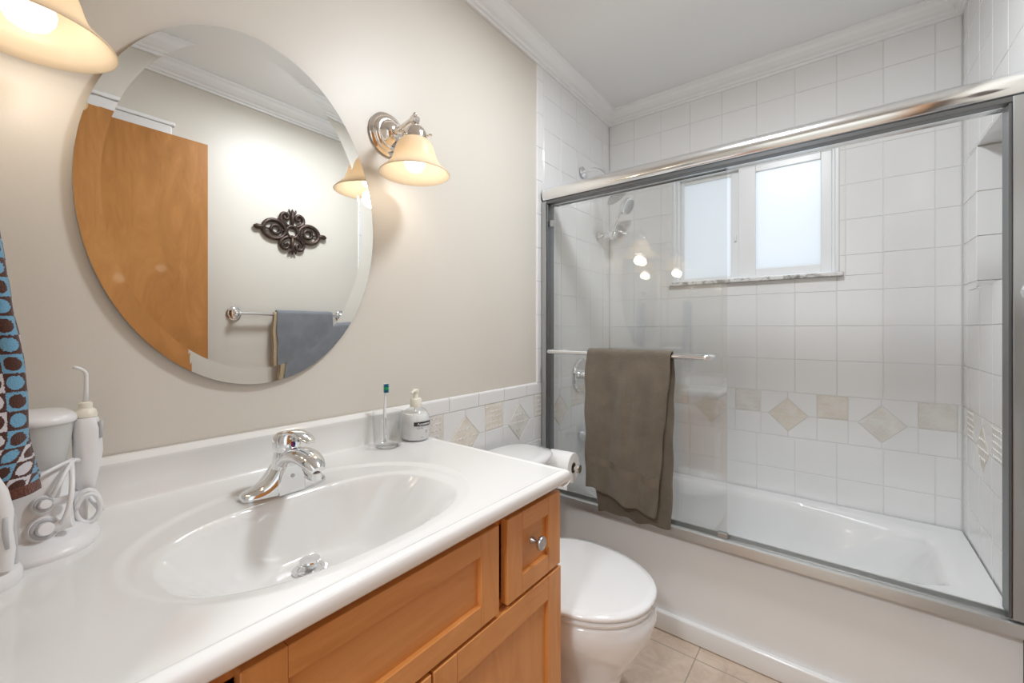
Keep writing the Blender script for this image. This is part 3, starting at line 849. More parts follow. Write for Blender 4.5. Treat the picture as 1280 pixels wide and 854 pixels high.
def shaker(name, y0, y1, z0, z1, knob=None, st=.052, rl=None, x0=None):
    rl = rl or st; x0 = VF + .001 if x0 is None else x0; t = .0195
    bm = B()
    box(bm, x0, x0 + t, y0, y0 + st, z0, z1, .0015, 1, 0); box(bm, x0, x0 + t, y1 - st, y1, z0, z1, .0015, 1, 0)
    box(bm, x0 + .0003, x0 + t - .0003, y0 + st, y1 - st, z0, z0 + rl, .0008, 1, 1); box(bm, x0 + .0003, x0 + t - .0003, y0 + st, y1 - st, z1 - rl, z1, .0008, 1, 1)
    box(bm, x0 + .002, x0 + .010, y0 + st - .004, y1 - st + .004, z0 + rl - .004, z1 - rl + .004, 0, 1, 0 if (z1 - z0) > (y1 - y0) else 1)
    o = obj(name, vl(bm), [M['maple_v'], M['maple_h']], va)
    if knob:
        y, z = knob; b2 = B(); xx = x0 + (.010 if knob_in(knob, y0, y1, z0, z1, st, rl) else t)
        lathe(b2, [(.0085, 0), (.008, .002), (.0055, .006), (.005, .014), (.008, .018), (.0145, .021), (.0155, .0245), (.014, .028), (.009, .0285), (.0085, .0278), (.001, .0282)], (xx, y, z), 'x', 32)
        obj('knob', vl(b2), M['pewter'], o, smooth=True, autosmooth=40, label='round brushed pewter knob')
    return o
def knob_in(k, y0, y1, z0, z1, st, rl): return y0 + st < k[0] < y1 - st and z0 + rl < k[1] < z1 - rl
shaker('drawer', .654, .853, .597, .769, knob=(.752, .688), st=.050, rl=.040)
shaker('false_panel', .180, .628, .597, .769, st=.052, rl=.040)
shaker('drawer', V0 + .004, .154, .597, .769, knob=(.01, .683), st=.050, rl=.040)
shaker('door', .461, .857, .10, .589, knob=(.490, .53), st=.054)
shaker('door', .060, .4565, .10, .589, knob=(.43, .53), st=.054)
shaker('door', V0 + .004, .0555, .10, .589, st=.052)

# ------------------------------------------------------------------ countertop with integral bowl
ct = thing('vanity_countertop', 'white cultured marble countertop with integral oval sink bowl', 'countertop', (0, V0, CT))
def cl_(bm): bmesh.ops.translate(bm, verts=bm.verts[:], vec=(0, -V0, -CT)); return bm
CX1, CY1 = .588, .862
BC = (.292, .392)                     # floor centre / drain
def bowl_d(x, y):
    """1 on the bowl edge, 0 at the drain"""
    ecx, ecy, ry = .372, .395, .245
    rx = .152 if x < ecx else .158
    # distance along the ray drain->point to the superellipse |.|^2.5
    dx, dy = x - BC[0], y - BC[1]
    l = math.hypot(dx, dy)
    if l < 1e-6: return 0
    lo, hi = 0.0, 1.0 / l
    def f(t):
        X, Y = BC[0] + dx * t, BC[1] + dy * t
        rxx = .152 if X < ecx else .158
        return (abs((X - ecx) / rxx)) ** 2.5 + (abs((Y - ecy) / ry)) ** 2.5 - 1
    for _ in range(22):
        m = (lo + hi) / 2
        if f(m) < 0: lo = m
        else: hi = m
    return 1.0 / lo if lo > 0 else 9
def sst(a, b, x):
    t = max(0, min(1, (x - a) / (b - a))); return t * t * (3 - 2 * t)
def ctz(x, y):
    z = CT
    # shallow outer oval, fading out towards the front edge
    dr = math.sqrt(((x - .345) / .231) ** 2 + ((y - .402) / .290) ** 2)
    z -= .0045 * (1 - sst(.95, 1.01, dr)) * (1 - sst(.38, .54, x))
    d = bowl_d(x, y)
    dx, dy = x - BC[0], y - BC[1]; l = max(1e-6, math.hypot(dx, dy))
    f = sst(-.75, .75, dx / l)                 # 0 = towards the faucet, 1 = towards the front
    ends = sst(.55, 1.0, abs(dy) / l)
    if d < 1.10:
        z -= (.006 - .003 * f) * (1 - sst(.97, 1.10, d))
    if d < 1.0:
        s = 1 - d
        k = .44 + .16 * ends + .22 * f * (1 - ends)
        u = min(1, s / min(.95, k))
        steep = 1 - (1 - u) ** 2.2
        soft = u * u * (3 - 2 * u)
        w = min(1, .15 + .55 * f)
        z -= .110 * (steep * (1 - w) + soft * w) + .010 * s
    return z
xs = [0.0 + .588 * i / 170 for i in range(171)]; ys = [V0 + (CY1 - V0) * j / 300 for j in range(301)]
bm = B()
xs = [min(x, CX1) for x in xs]
# front and end edge profile: small ridge groove then rounded nose
def edge(x, y, z):
    e = min(CX1 - x, CY1 - y)
    if e < .022:
        z += .0020 * math.exp(-((e - .012) / .0045) ** 2)
    if e < .010: z -= .010 * (1 - math.sqrt(max(0, 1 - ((.010 - e) / .010) ** 2)))
    return z
xs = [CX1 * i / 150 for i in range(140)] + [CX1 - .044 + .044 * i / 40 for i in range(1, 41)]
xs = sorted(set(round(x, 5) for x in xs))
ys = [V0 + (CY1 - .04 - V0) * j / 290 for j in range(290)] + [CY1 - .04 + .04 * i / 36 for i in range(37)]
top = [[bm.verts.new((x, y, edge(x, y, ctz(x, y)))) for y in ys] for x in xs]
for i in range(len(xs) - 1):
    for j in range(len(ys) - 1): bm.faces.new((top[i][j], top[i + 1][j], top[i + 1][j + 1], top[i][j + 1]))
# skirt: front, end, under lip
def skirt(line, drop, inx, iny):
    r1 = [bm.verts.new(v.co + Vector((.001 * (inx != 0) * 0, 0, -.012))) for v in line]
    r2 = [bm.verts.new(Vector((v.co.x + inx * .004, v.co.y + iny * .004, CT - drop + .004))) for v in line]
    r3 = [bm.verts.new(Vector((v.co.x + inx * .010, v.co.y + iny * .010, CT - drop))) for v in line]
    r4 = [bm.verts.new(Vector((v.co.x + inx * .03, v.co.y + iny * .03, CT - drop))) for v in line]
    for a, b in ((line, r1), (r1, r2), (r2, r3), (r3, r4)):
        for k in range(len(a) - 1): bm.faces.new((a[k], a[k + 1], b[k + 1], b[k]))
skirt(top[-1], .032, -1, 0)
skirt([c[-1] for c in top], .032, 0, -1)
skirt([c[0] for c in top], .032, 0, 0)
bmesh.ops.remove_doubles(bm, verts=bm.verts[:], dist=.00005)
obj('sink_top', cl_(bm), M['counter'], ct, smooth=True, autosmooth=60)
# backsplash with moulded top
bm = B()
prof = [(.0, CT - .004), (.030, CT - .004), (.024, CT + .001), (.021, CT + .006), (.020, CT + .068), (.022, CT + .072), (.022, CT + .080), (.017, CT + .0855), (.014, CT + .0875), (.010, CT + .091), (.0, CT + .091)]
r0 = [bm.verts.new((x, V0, z)) for x, z in prof]; r1 = [bm.verts.new((x, CY1 - .004, z)) for x, z in prof]
ring_faces(bm, [r0, r1]); obj('backsplash', cl_(bm), M['counter'], ct, smooth=True, autosmooth=40)
dz = ctz(*BC)
bm = B(); lathe(bm, [(.031, -.004), (.031, .003), (.027, .0045), (.022, .002), (.020, -.003)], (BC[0], BC[1], dz + .001), 'z', 36); obj('drain_flange', cl_(bm), M['chrome'], ct, smooth=True, autosmooth=40, label='chrome drain flange')
bm = B(); lathe(bm, [(.008, -.006), (.009, .008), (.018, .012), (.0195, .015), (.018, .0175), (.004, .019)], (BC[0], BC[1], dz + .004), 'z', 36); obj('drain_stopper', cl_(bm), M['chrome'], ct, smooth=True, autosmooth=40, label='chrome pop-up stopper')

# ------------------------------------------------------------------ faucet
fa = thing('faucet', 'chrome single-lever faucet behind the sink bowl', 'faucet', (.172, .398, CT - .004))
bm = B()
secs = []
N_ = 28
rings = []
for i in range(33):
    t = -1 + 2 * i / 32; y = .083 * math.sin(t * PI / 2)
    k = math.sqrt(max(0, 1 - (abs(y) / .0832) ** 3))
    hx = .008 + .022 * k + .004 * math.exp(-(y / .03) ** 2)
    h = .008 + .012 * k + .052 * math.exp(-(abs(y) / .034) ** 2.4)
    rg = []
    for j in range(N_):
        a = PI * j / (N_ - 1)
        c, s = math.cos(a), math.sin(a)
        X = math.copysign(abs(c) ** .75, c) * hx; Z = (s ** .7) * h
        rg.append(bm.verts.new((X, y, Z)))
    rings.append(rg)
ring_faces(bm, rings, close=False, cap0=True, cap1=True)
for a, b in zip(rings, rings[1:]): bm.faces.new((a[0], b[0], b[-1], a[-1]))
obj('base', bm, M['chrome'], fa, smooth=True, autosmooth=60)
bm = B(); rg = []
for q, ins in ((.0, 0), (.034, 0), (.0362, .002)):
    rg.append([bm.verts.new((q, (.027 - ins) * math.cos(PI * i / 24) * (1 if 0 < i < 24 else 1), .001 + (.062 - ins) * math.sin(PI * i / 24) ** .8)) for i in range(25)])
ring_faces(bm, rg); obj('arched_front', bm, M['chrome'], fa, smooth=True, autosmooth=30)
bm = B()
loft(bm, [(srect(.002, 0, .030, .030, 2.3), .02), (srect(.004, 0, .028, .027, 2.2), .045), (srect(.008, 0, .026, .025, 2), .070), (srect(.011, 0, .0245, .024, 2), .080), (srect(.011, 0, .023, .023, 2), .083)])
obj('column', bm, M['chrome'], fa, smooth=True, autosmooth=60)
bm = B()
pts = bez((.010, 0, .054), (.05, 0, .090), (.10, 0, .094), (.140, 0, .068), 16)
tube(bm, pts, [.022, .023, .024, .0245, .025, .0255, .026, .026, .026, .0258, .0255, .025, .024, .023, .021, .018, .013], 24, flat=.62)
lathe(bm, [(.010, 0), (.010, .012)], (.131, 0, .048), 'z', 20)
obj('spout', bm, M['chrome'], fa, smooth=True, autosmooth=60)
bm = B()
loft(bm, [(srect(.012, 0, .0245, .0245, 2), .0845), (srect(.011, 0, .0265, .026, 2), .088), (srect(.010, 0, .0275, .027, 2), .102), (srect(.011, 0, .026, .0255, 2), .113), (srect(.014, 0, .020, .020, 2), .121), (srect(.018, 0, .010, .010, 2), .1245)])
pts = bez((.012, 0, .112), (.045, 0, .134), (.075, 0, .128), (.112, 0, .116), 12)
tube(bm, pts, [.018, .0185, .0185, .018, .0175, .017, .0165, .016, .0155, .015, .014, .012, .008], 18, flat=.34)
hd = obj('lever', bm, M['chrome'], fa, smooth=True, autosmooth=60)
for s, mm in ((-1, 'red'), (1, 'blue')):
    bm = B()
    rg0 = []; rg1 = []
    for i in range(11):
        a = (PI / 2 if s < 0 else -PI / 2) + PI * i / 10
        rg0.append((.0375, math.cos(a) * .0045 , .100 + math.sin(a) * .0060)); rg1.append((.0395, math.cos(a) * .0045, .100 + math.sin(a) * .0060))
    A = [bm.verts.new(p) for p in rg0]; C2 = [bm.verts.new(p) for p in rg1]
    ring_faces(bm, [A, C2]); obj('temperature_dot', bm, M[mm], hd, label='%s half of the temperature dot' % mm)
bm = B(); tube(bm, [(.033, .0, .036), (.0372, 0, .036)], [.004, .004], 16); obj('set_screw', bm, M['pewter'], fa)

# ------------------------------------------------------------------ oval bevelled mirror
MY, MZ, MRY, MRZ = .412, 1.428, .306, .406
mi = thing('oval_mirror', 'large oval mirror with a slanted glass rim on the wall above the sink', 'mirror', (0, MY, MZ))
bm = B(); nn = 160; BW = .036
def ell(r, x): return [bm.verts.new((x, (MRY - r) * math.cos(2 * PI * i / nn), (MRZ - r) * math.sin(2 * PI * i / nn))) for i in range(nn)]
bk = ell(0.0, -.0035)
e0 = ell(0.0, .0065); 
ring_faces(bm, [bk, e0], cap0=True, cap1=False)
obj('mirror_edge', bm, M['pewter'], mi)
bm = B(); inner = ell(BW, .0062)
bm.faces.new(inner); obj('mirror_glass', bm, M['mirror'], mi)
bm = B(); a = ell(BW, .0062); b = ell(.0, .0062 + BW * math.tan(math.radians(2.4))); ring_faces(bm, [a, b], cap0=False, cap1=False)
obj('mirror_bevel', bm, M['mirror'], mi, smooth=False)

# ------------------------------------------------------------------ sconces
def sconce(y, label):
    t = thing('wall_sconce', label, 'wall lamp', (-.003, y, 1.744), 0, 'sconces beside the oval mirror')
    bm = B(); lathe(bm, [(.066, 0), (.066, .005), (.060, .010), (.056, .011), (.053, .016), (.046, .020), (.040, .020), (.036, .024), (.030, .036), (.020, .042), (.012, .044)], (0, 0, 0), 'x', 56)
    obj('backplate', bm, M['nickel'], t, smooth=True, autosmooth=35)
    bm = B()
    tube(bm, [(.038, 0, .0), (.060, 0, .002), (.105, 0, .008), (.128, 0, .011)], [.0095, .0085, .0085, .0085], 16)
    tube(bm, [(.050, 0, .001), (.062, 0, .0025)], .0125, 16)
    lathe(bm, [(.009, -.011), (.012, -.008), (.012, .008), (.009, .011)], (.130, 0, .008), 'y', 20)
    lathe(bm, [(.004, .010), (.006, .013), (.0065, .018), (.004, .022), (.001, .0235)], (.130, 0, .006), 'z', 16)
    obj('arm', bm, M['nickel'], t, smooth=True, autosmooth=40)
    bm = B()
    lathe(bm, [(.006, .0), (.010, -.006), (.022, -.014), (.031, -.024), (.035, -.036), (.036, -.050), (.034, -.052)], (.130, 0, .0), 'z', 36, cap1=True)
    for k in range(3):
        a = k * 2 * PI / 3 + .5
        d = Vector((math.cos(a), math.sin(a), 0)); c = Vector((.130, 0, -.040))
        tube(bm, [c + d * .034, c + d * .044], .0025, 8); lathe(bm, [(.001, -.004), (.005, -.002), (.005, .002), (.001, .004)], c + d * .046, 'z', 10)
    obj('shade_holder', bm, M['nickel'], t, smooth=True, autosmooth=40)
    bm = B()
    out = [(.031, -.050), (.040, -.0525), (.047, -.060), (.0525, -.071), (.057, -.085), (.061, -.099), (.066, -.112), (.074, -.124), (.087, -.136), (.098, -.146), (.0995, -.149)]
    inn = [(.0975, -.1495), (.086, -.140), (.072, -.128), (.063, -.115), (.058, -.100), (.054, -.086), (.0495, -.073), (.044, -.063), (.036, -.056), (.030, -.054)]
    lathe(bm, out + inn, (.130, 0, 0), 'z', 72, cap0=False, cap1=False)
    obj('lamp_shade', bm, M['shade'], t, smooth=True, label='cream frosted glass bell shade')
    bm = B(); lathe(bm, [(.001, -.142), (.012, -.140), (.022, -.134), (.029, -.122), (.0305, -.112), (.028, -.100), (.020, -.084), (.015, -.070), (.013, -.055)], (.130, 0, .0), 'z', 32)
    obj('bulb', bm, M['bulb'], t, smooth=True)
    l = bpy.data.lights.new('sconce_light', 'POINT'); l.energy = SCONCE_W; l.color = (1, .88, .72); l.shadow_soft_size = .028
    lo = bpy.data.objects.new('sconce_light', l); COL.objects.link(lo); lo.parent = t; lo.location = (.130, 0, -.175)
    return t
sconce(.776, 'lit bell-shaped wall lamp on the right side of the oval mirror')
sconce(.048, 'lit bell-shaped wall lamp at the upper left, cut by the frame')

# ------------------------------------------------------------------ added fill light in dome form, out of frame
t = thing('added_fill_light', 'added fill light shaped as an opal dome on the bathroom ceiling', 'fill light', (.84, 1.15, CEIL_Z))
bm = B(); lathe(bm, [(.15, 0), (.15, -.02), (.145, -.024)], (0, 0, 0), 'z', 48); obj('base_ring', bm, M['trim'], t, smooth=True, autosmooth=40)
bm = B(); lathe(bm, [(.140, -.0245), (.138, -.04), (.12, -.062), (.08, -.080), (.03, -.087), (.004, -.088)], (0, 0, 0), 'z', 48, cap0=False); obj('dome', bm, M['dome'], t, smooth=True)
l = bpy.data.lights.new('dome_fill_glow', 'POINT'); l.shadow_soft_size = .06; l.energy = DOME_FILL_W * .10; l.color = (.91, .96, 1)
lo = bpy.data.objects.new('dome_fill_glow', l); COL.objects.link(lo); lo.parent = t; lo.location = (0, 0, -.155)
l = bpy.data.lights.new('dome_fill', 'AREA'); l.shape = 'DISK'; l.size = .28; l.energy = DOME_FILL_W * .90; l.color = (.91, .96, 1)
lo = bpy.data.objects.new('dome_fill', l); COL.objects.link(lo); lo.parent = t; lo.location = (0, 0, -.092)

# ------------------------------------------------------------------ right wall: towel bar, towels, ornament (seen in the mirror)
tb = thing('towel_bar', 'chrome towel bar on the wall opposite the mirror', 'towel bar', (1.462, 1.146, 1.235))
bm = B(); tube(bm, [(-.042, -.302, 0), (-.042, .302, 0)], .0085, 16); obj('rod', bm, M['chrome'], tb, smooth=True, autosmooth=40)
for s in (-1, 1):
    bm = B(); lathe(bm, [(.036, 0), (.036, -.004), (.030, -.010), (.026, -.011), (.020, -.018), (.011, -.024), (.010, -.030), (.014, -.034), (.016, -.042), (.014, -.050), (.003, -.054)], (0, s * .302, 0), 'x', 36)
    obj('rosette', bm, M['chrome'], tb, smooth=True, autosmooth=35)
drape('hand_towel', 'slate grey towel on the bar opposite the mirror', 1.036, 1.362, 1.42, 1.237, (.34, .345), (.36, .36), M['towel_grey'], axis='y', sgn=-1, seed=9, r=.0195, amp=.0035)
# thin tan towel underneath
drape('hand_towel', 'tan towel edge showing under the slate grey towel', 1.020, 1.31, 1.42, 1.2365, (.37, .37), (.36, .36), M['towel_tan'], axis='y', sgn=-1, seed=12, r=.0095, amp=.001)

orn = thing('wall_ornament', 'dark bronze scrollwork wall plaque opposite the mirror', 'wall decor', (1.455, 1.140, 1.720))
bm = B()
def tor(c, ry, rz, r, a0=0, a1=2 * PI, n=28):
    full = abs(a1 - a0 - 2 * PI) < 1e-3
    pts = [(-.004, c[0] + ry * math.cos(a0 + (a1 - a0) * i / n), c[1] + rz * math.sin(a0 + (a1 - a0) * i / n)) for i in range(n if full else n + 1)]
    tube(bm, pts, r, 10, closed=full)
tor((0, 0), .033, .033, .0105)
for s in (-1, 1):
    tor((s * .092, 0), .024, .024, .0085)
    tor((s * .098, 0), .060, .052, .0115)
    tube(bm, [(-.004, s * .150, 0), (-.006, s * .165, 0), (-.006, s * .192, 0), (-.004, s * .206, 0)], [.008, .013, .015, .006], 12)
    tube(bm, [(-.004, s * .036, 0), (-.004, s * .068, 0)], .006, 10)
    tube(bm, [(-.004, s * .116, 0), (-.004, s * .150, 0)], .006, 10)
    # top and bottom scrolls with a central spear
    tube(bm, [(-.005, 0, s * .020), (-.008, 0, s * .060), (-.008, 0, s * .105), (-.006, 0, s * .132)], [.006, .010, .013, .003], 12)
    for q in (-1, 1):
        key = [(.024, .030), (.048, .044), (.064, .064), (.062, .088), (.046, .102), (.028, .098), (.021, .082), (.031, .070), (.043, .076), (.040, .086)]
        sp_ = []
        for a in range(len(key) - 1):
            p0, p1, p2, p3 = key[max(a - 1, 0)], key[a], key[a + 1], key[min(a + 2, len(key) - 1)]
            for h in range(5):
                w = h / 5
                f = lambda k: .5 * ((2 * p1[k]) + (-p0[k] + p2[k]) * w + (2 * p0[k] - 5 * p1[k] + 4 * p2[k] - p3[k]) * w * w + (-p0[k] + 3 * p1[k] - 3 * p2[k] + p3[k]) * w ** 3)
                sp_.append((-.005, q * f(0), s * f(1)))
        tube(bm, sp_, [.0115 - .0045 * i / len(sp_) for i in range(len(sp_))], 8)
        tube(bm, bez((-.006, q * .002, s * .098), (-.010, q * .016, s * .112), (-.008, q * .022, s * .122), (-.006, q * .018, s * .130), 8), [.006, .0065, .007, .007, .0065, .006, .005, .004, .003], 8)
bmesh.ops.rotate(bm, verts=bm.verts[:], cent=(0, 0, 0), matrix=Matrix.Rotation(math.radians(0), 3, 'X'))
obj('scrollwork', bm, M['bronze'], orn, smooth=True)

# ------------------------------------------------------------------ toilet paper on a wall arm between tank and tub
TPZ, TPR = math.radians(6), (.222, 1.426, .612)
tp = thing('toilet_paper_holder', 'chrome wall-mounted toilet paper arm between toilet tank and tub', 'toilet paper holder', (.002, TPR[1] - .222 * math.tan(TPZ), TPR[2]), TPZ)
bm = B(); lathe(bm, [(.026, 0), (.026, .005), (.019, .011), (.010, .014), (.009, .020)], (0, 0, 0), 'x', 28); obj('wall_flange', bm, M['chrome'], tp, smooth=True, autosmooth=40)
bm = B(); tube(bm, [(.016, 0, 0), (.285, 0, 0)], .0085, 18); obj('arm', bm, M['chrome'], tp, smooth=True, autosmooth=40)
bm = B(); lathe(bm, [(.009, .2855), (.016, .287), (.0175, .292), (.016, .299), (.003, .302)], (0, 0, 0), 'x', 28); obj('end_cap', bm, M['chrome'], tp, smooth=True, autosmooth=40)
tr = thing('toilet_paper_roll', 'white toilet paper roll beside the toilet tank', 'toilet paper', TPR, TPZ)
bm = B()
lathe(bm, [(.0205, -.050), (.056, -.050), (.0575, -.048), (.0575, .048), (.056, .050), (.0205, .050)], (0, 0, 0), 'x', 64, cap0=False, cap1=False)
g = [[bm.verts.new((x, -.0577 - .0006 * math.sin(z * 60), -z)) for x in (-.049, -.016, .016, .049)] for z in [.0 + .070 * i / 10 for i in range(11)]]
for i in range(10):
    for j in range(3): bm.faces.new((g[i][j], g[i][j + 1], g[i + 1][j + 1], g[i + 1][j]))
obj('paper', bm, M['paper'], tr, smooth=True, autosmooth=50)
bm = B(); lathe(bm, [(.0202, -.0505), (.0202, .0505), (.0190, .0505), (.0190, -.0505), (.0202, -.0505)], (0, 0, 0), 'x', 40, cap0=False, cap1=False); obj('cardboard_core', bm, M['card'], tr, smooth=True, autosmooth=50)

# ------------------------------------------------------------------ tumbler, toothbrush, soap bottle
def onct(x, y): return ctz(x, y)
gx, gy = .082, .716
tu = thing('tumbler', 'clear glass tumbler beside the soap bottle', 'tumbler', (gx, gy, CT))
bm = B(); lathe(bm, [(.031, .0), (.036, .002), (.039, .010), (.041, .060), (.0425, .096), (.0420, .0985), (.0405, .0985), (.0400, .095), (.0382, .060), (.0362, .012), (.032, .008), (.001, .007)], (0, 0, 0), 'z', 56, cap1=True)
obj('glass_body', bm, M['tumbler'], tu, smooth=True, autosmooth=60)
tbz = thing('toothbrush', 'white toothbrush with green and blue bristles standing in the tumbler', 'toothbrush', (gx, gy, CT + .0085))
bm = B(); P0 = Vector((-.004, -.006, .004)); P1 = Vector((-.022, .006, .165))
pts = [P0.lerp(P1, i / 10) + Vector((.0015 * math.sin(i), 0, 0)) for i in range(11)]
tube(bm, pts, [.004, .005, .0052, .005, .0048, .0045, .0040, .0034, .003, .0035, .0025], 12)
obj('handle', bm, M['plastic'], tbz, smooth=True)
hb = P0.lerp(P1, .93)
bm = B(); dr = (P1 - P0).normalized()
box(bm, -.002, .0025, -.0055, .0055, -.013, .013, .002)
bmesh.ops.translate(bm, verts=bm.verts[:], vec=hb); obj('head', bm, M['plastic'], tbz)
for k, mm in enumerate(('teal', 'green', 'teal')):
    bm = B()
    for a in range(4):
        for b_ in range(3):
            p = hb + Vector((.002, -.0042 + a * .0028, -.0110 + k * .0078 + b_ * .0030)); tube(bm, [p, p + Vector((.0105, 0, 0))], .0012, 6)
    obj('bristles', bm, M[mm], tbz)
bm = B(); tube(bm, [P0.lerp(P1, .12) + Vector((.0045, 0, 0)), P0.lerp(P1, .42) + Vector((.0045, 0, 0))], [.0022, .0022], 8); obj('grip', bm, M['plastic_grey'], tbz, label='grey rubber grip')

sx, sy = .080, .817
sb = thing('soap_bottle', 'pump bottle of white hand soap right of the tumbler', 'soap bottle', (sx, sy, CT))
bm = B(); lathe(bm, [(.034, .0), (.039, .003), (.042, .012), (.0435, .035), (.0430, .055), (.0390, .074), (.029, .089), (.017, .096), (.0135, .098), (.0135, .101)], (0, 0, 0), 'z', 56)
obj('bottle_body', bm, M['clear'], sb, smooth=True, autosmooth=50)
bm = B(); lathe(bm, [(.033, .0015), (.037, .004), (.0405, .012), (.042, .035), (.0415, .055), (.0375, .073), (.034, .0785), (.001, .079)], (0, 0, 0), 'z', 48); obj('soap', bm, M['plastic'], sb, smooth=True, autosmooth=40)
bm = B(); lathe(bm, [(.0165, .098), (.0170, .100), (.0170, .120), (.0155, .1225), (.008, .123), (.0072, .124), (.0072, .140), (.0095, .141), (.0100, .150), (.004, .151)], (0, 0, 0), 'z', 32)
tube(bm, [(0, .004, .1465), (.006, -.008, .1475), (.016, -.024, .1465), (.021, -.033, .1430)], [.0065, .006, .0045, .0035], 12, flat=.7)
obj('pump', bm, M['cream'], sb, smooth=True, autosmooth=40)
def wrap_label(bm, r, a0, a1, z0, z1, n=14, th=.0004):
    o = [[bm.verts.new(((r + q) * math.cos(a0 + (a1 - a0) * i / n), (r + q) * math.sin(a0 + (a1 - a0) * i / n), z)) for i in range(n + 1)] for q, z in ((0, z0), (th, z0), (th, z1), (0, z1))]
    for a, b in zip(o, o[1:] + o[:1]):
        for i in range(n): bm.faces.new((a[i], a[i + 1], b[i + 1], b[i]))
    bm.faces.new([r_[0] for r_ in o]); bm.faces.new([r_[-1] for r_ in o])
A0 = math.radians(-46); A1 = math.radians(30)
bm = B(); wrap_label(bm, .0438, A0, A1, .047, .059); lab = obj('label_band', bm, M['black'], sb, label='dark band of the soap label')
# script-like lettering on the band, a word and small lines
def text_mesh(s, size, extr=.0002, shear=0.0):
    c = bpy.data.curves.new('txt', 'FONT'); c.body = s; c.size = size; c.extrude = extr; c.align_x = 'CENTER'; c.align_y = 'CENTER'; c.shear = shear; c.resolution_u = 3
    o = bpy.data.objects.new('txt', c); COL.objects.link(o)
    dg = bpy.context.evaluated_depsgraph_get(); me = bpy.data.meshes.new_from_object(o.evaluated_get(dg))
    bpy.data.objects.remove(o); bm = B(); bm.from_mesh(me); bpy.data.meshes.remove(me); return bm
def wrap_text(s, size, r, ac, z, m, parent, shear=0.0, rot90=False, name='label_text'):
    bm = text_mesh(s, size, shear=shear)
    for v in bm.verts:
        u, w, d = v.co
        if rot90: u, w = -w, u
        a = ac + u / r
        v.co = Vector(((r + .0006 + d) * math.cos(a), (r + .0006 + d) * math.sin(a), z + w))
    return obj(name, bm, m, parent)
wrap_text('Aquasense', .0100, .0440, math.radians(-6), .0530, M['white_ink'], sb, shear=.25)
wrap_text('hand soap', .0045, .0437, math.radians(-22), .0405, M['ink'], sb)
wrap_text('soft', .006, .0436, math.radians(4), .030, M['ink'], sb, rot90=True)
wrap_text('aloe', .0035, .0428, math.radians(-14), .014, M['ink'], sb)

# ------------------------------------------------------------------ water flosser
wf = thing('water_flosser', 'white countertop water flosser with clear tank at the left', 'water flosser', (.120, .058, CT))
bm = B()
loft(bm, [(srect(0, 0, .088, .066, 2.3), 0), (srect(0, 0, .090, .068, 2.3), .004), (srect(0, 0, .088, .066, 2.3), .010), (srect(-.004, -.004, .076, .056, 2.4), .017), (srect(-.012, -.008, .062, .048, 2.6), .025),
          (srect(-.014, -.008, .058, .046, 3), .05), (srect(-.020, -.008, .052, .043, 3), .085), (srect(-.024, -.008, .048, .042, 3), .112), (srect(-.024, -.008, .046, .040, 3), .116)])
obj('base', bm, M['plastic'], wf, smooth=True, autosmooth=50)
bm = B()
out = [(srect(-.026, -.008, .046, .040, 3), .117), (srect(-.026, -.010, .053, .047, 3), .150), (srect(-.026, -.012, .060, .052, 3), .184)]
inn = [(srect(-.026, -.012, .058, .050, 3), .184), (srect(-.026, -.010, .051, .045, 3), .150), (srect(-.026, -.008, .044, .038, 3), .120)]
loft(bm, out + inn, cap0=True, cap1=True); obj('water_tank', bm, M['tank'], wf, smooth=True, autosmooth=60, label='milky clear water tank')
bm = B(); loft(bm, [(srect(-.026, -.012, .062, .054, 3), .1845), (srect(-.026, -.012, .064, .056, 3), .187), (srect(-.026, -.012, .063, .055, 3), .194), (srect(-.026, -.012, .056, .048, 3), .1985), (srect(-.026, -.012, .03, .026, 2.5), .2)])
obj('tank_lid', bm, M['plastic'], wf, smooth=True, autosmooth=60)
# dials
for (y, z, r) in ((.002, .036, .018), (.002, .070, .013)):
    bm = B(); q = Vector((0, 0, 1)).rotation_difference(Vector((1, .15, .25)).normalized()).to_matrix(); xx = .044 if z < .05 else .036
    lathe(bm, [(r, -.006), (r, .006), (r * .9, .009), (r * .55, .010), (r * .5, .018), (r * .46, .0195), (.001, .020)], (xx, y, z), 'z', 32, mtx=q)
    tube(bm, [(xx + .004, y + .012, z), (xx + .010, y + .030, z + .004)], [r * .45, r * .45], 14)
    obj('control_dial', bm, M['plastic'], wf, smooth=True, autosmooth=40)
    bm = B(); lathe(bm, [(r * .86, .0085), (r * .80, .0108), (r * .56, .0108), (r * .54, .009)], (xx, y, z), 'z', 32, mtx=q, cap0=False, cap1=False); obj('dial_ring', bm, M['plastic_grey'], wf, smooth=True)
bm = text_mesh('water jet', .0085)
for v in bm.verts:
    u, w, d = v.co; v.co = Vector((.0272 + d, -.016 + u, .0985 + w))
obj('printed_name', bm, M['ink'], wf)
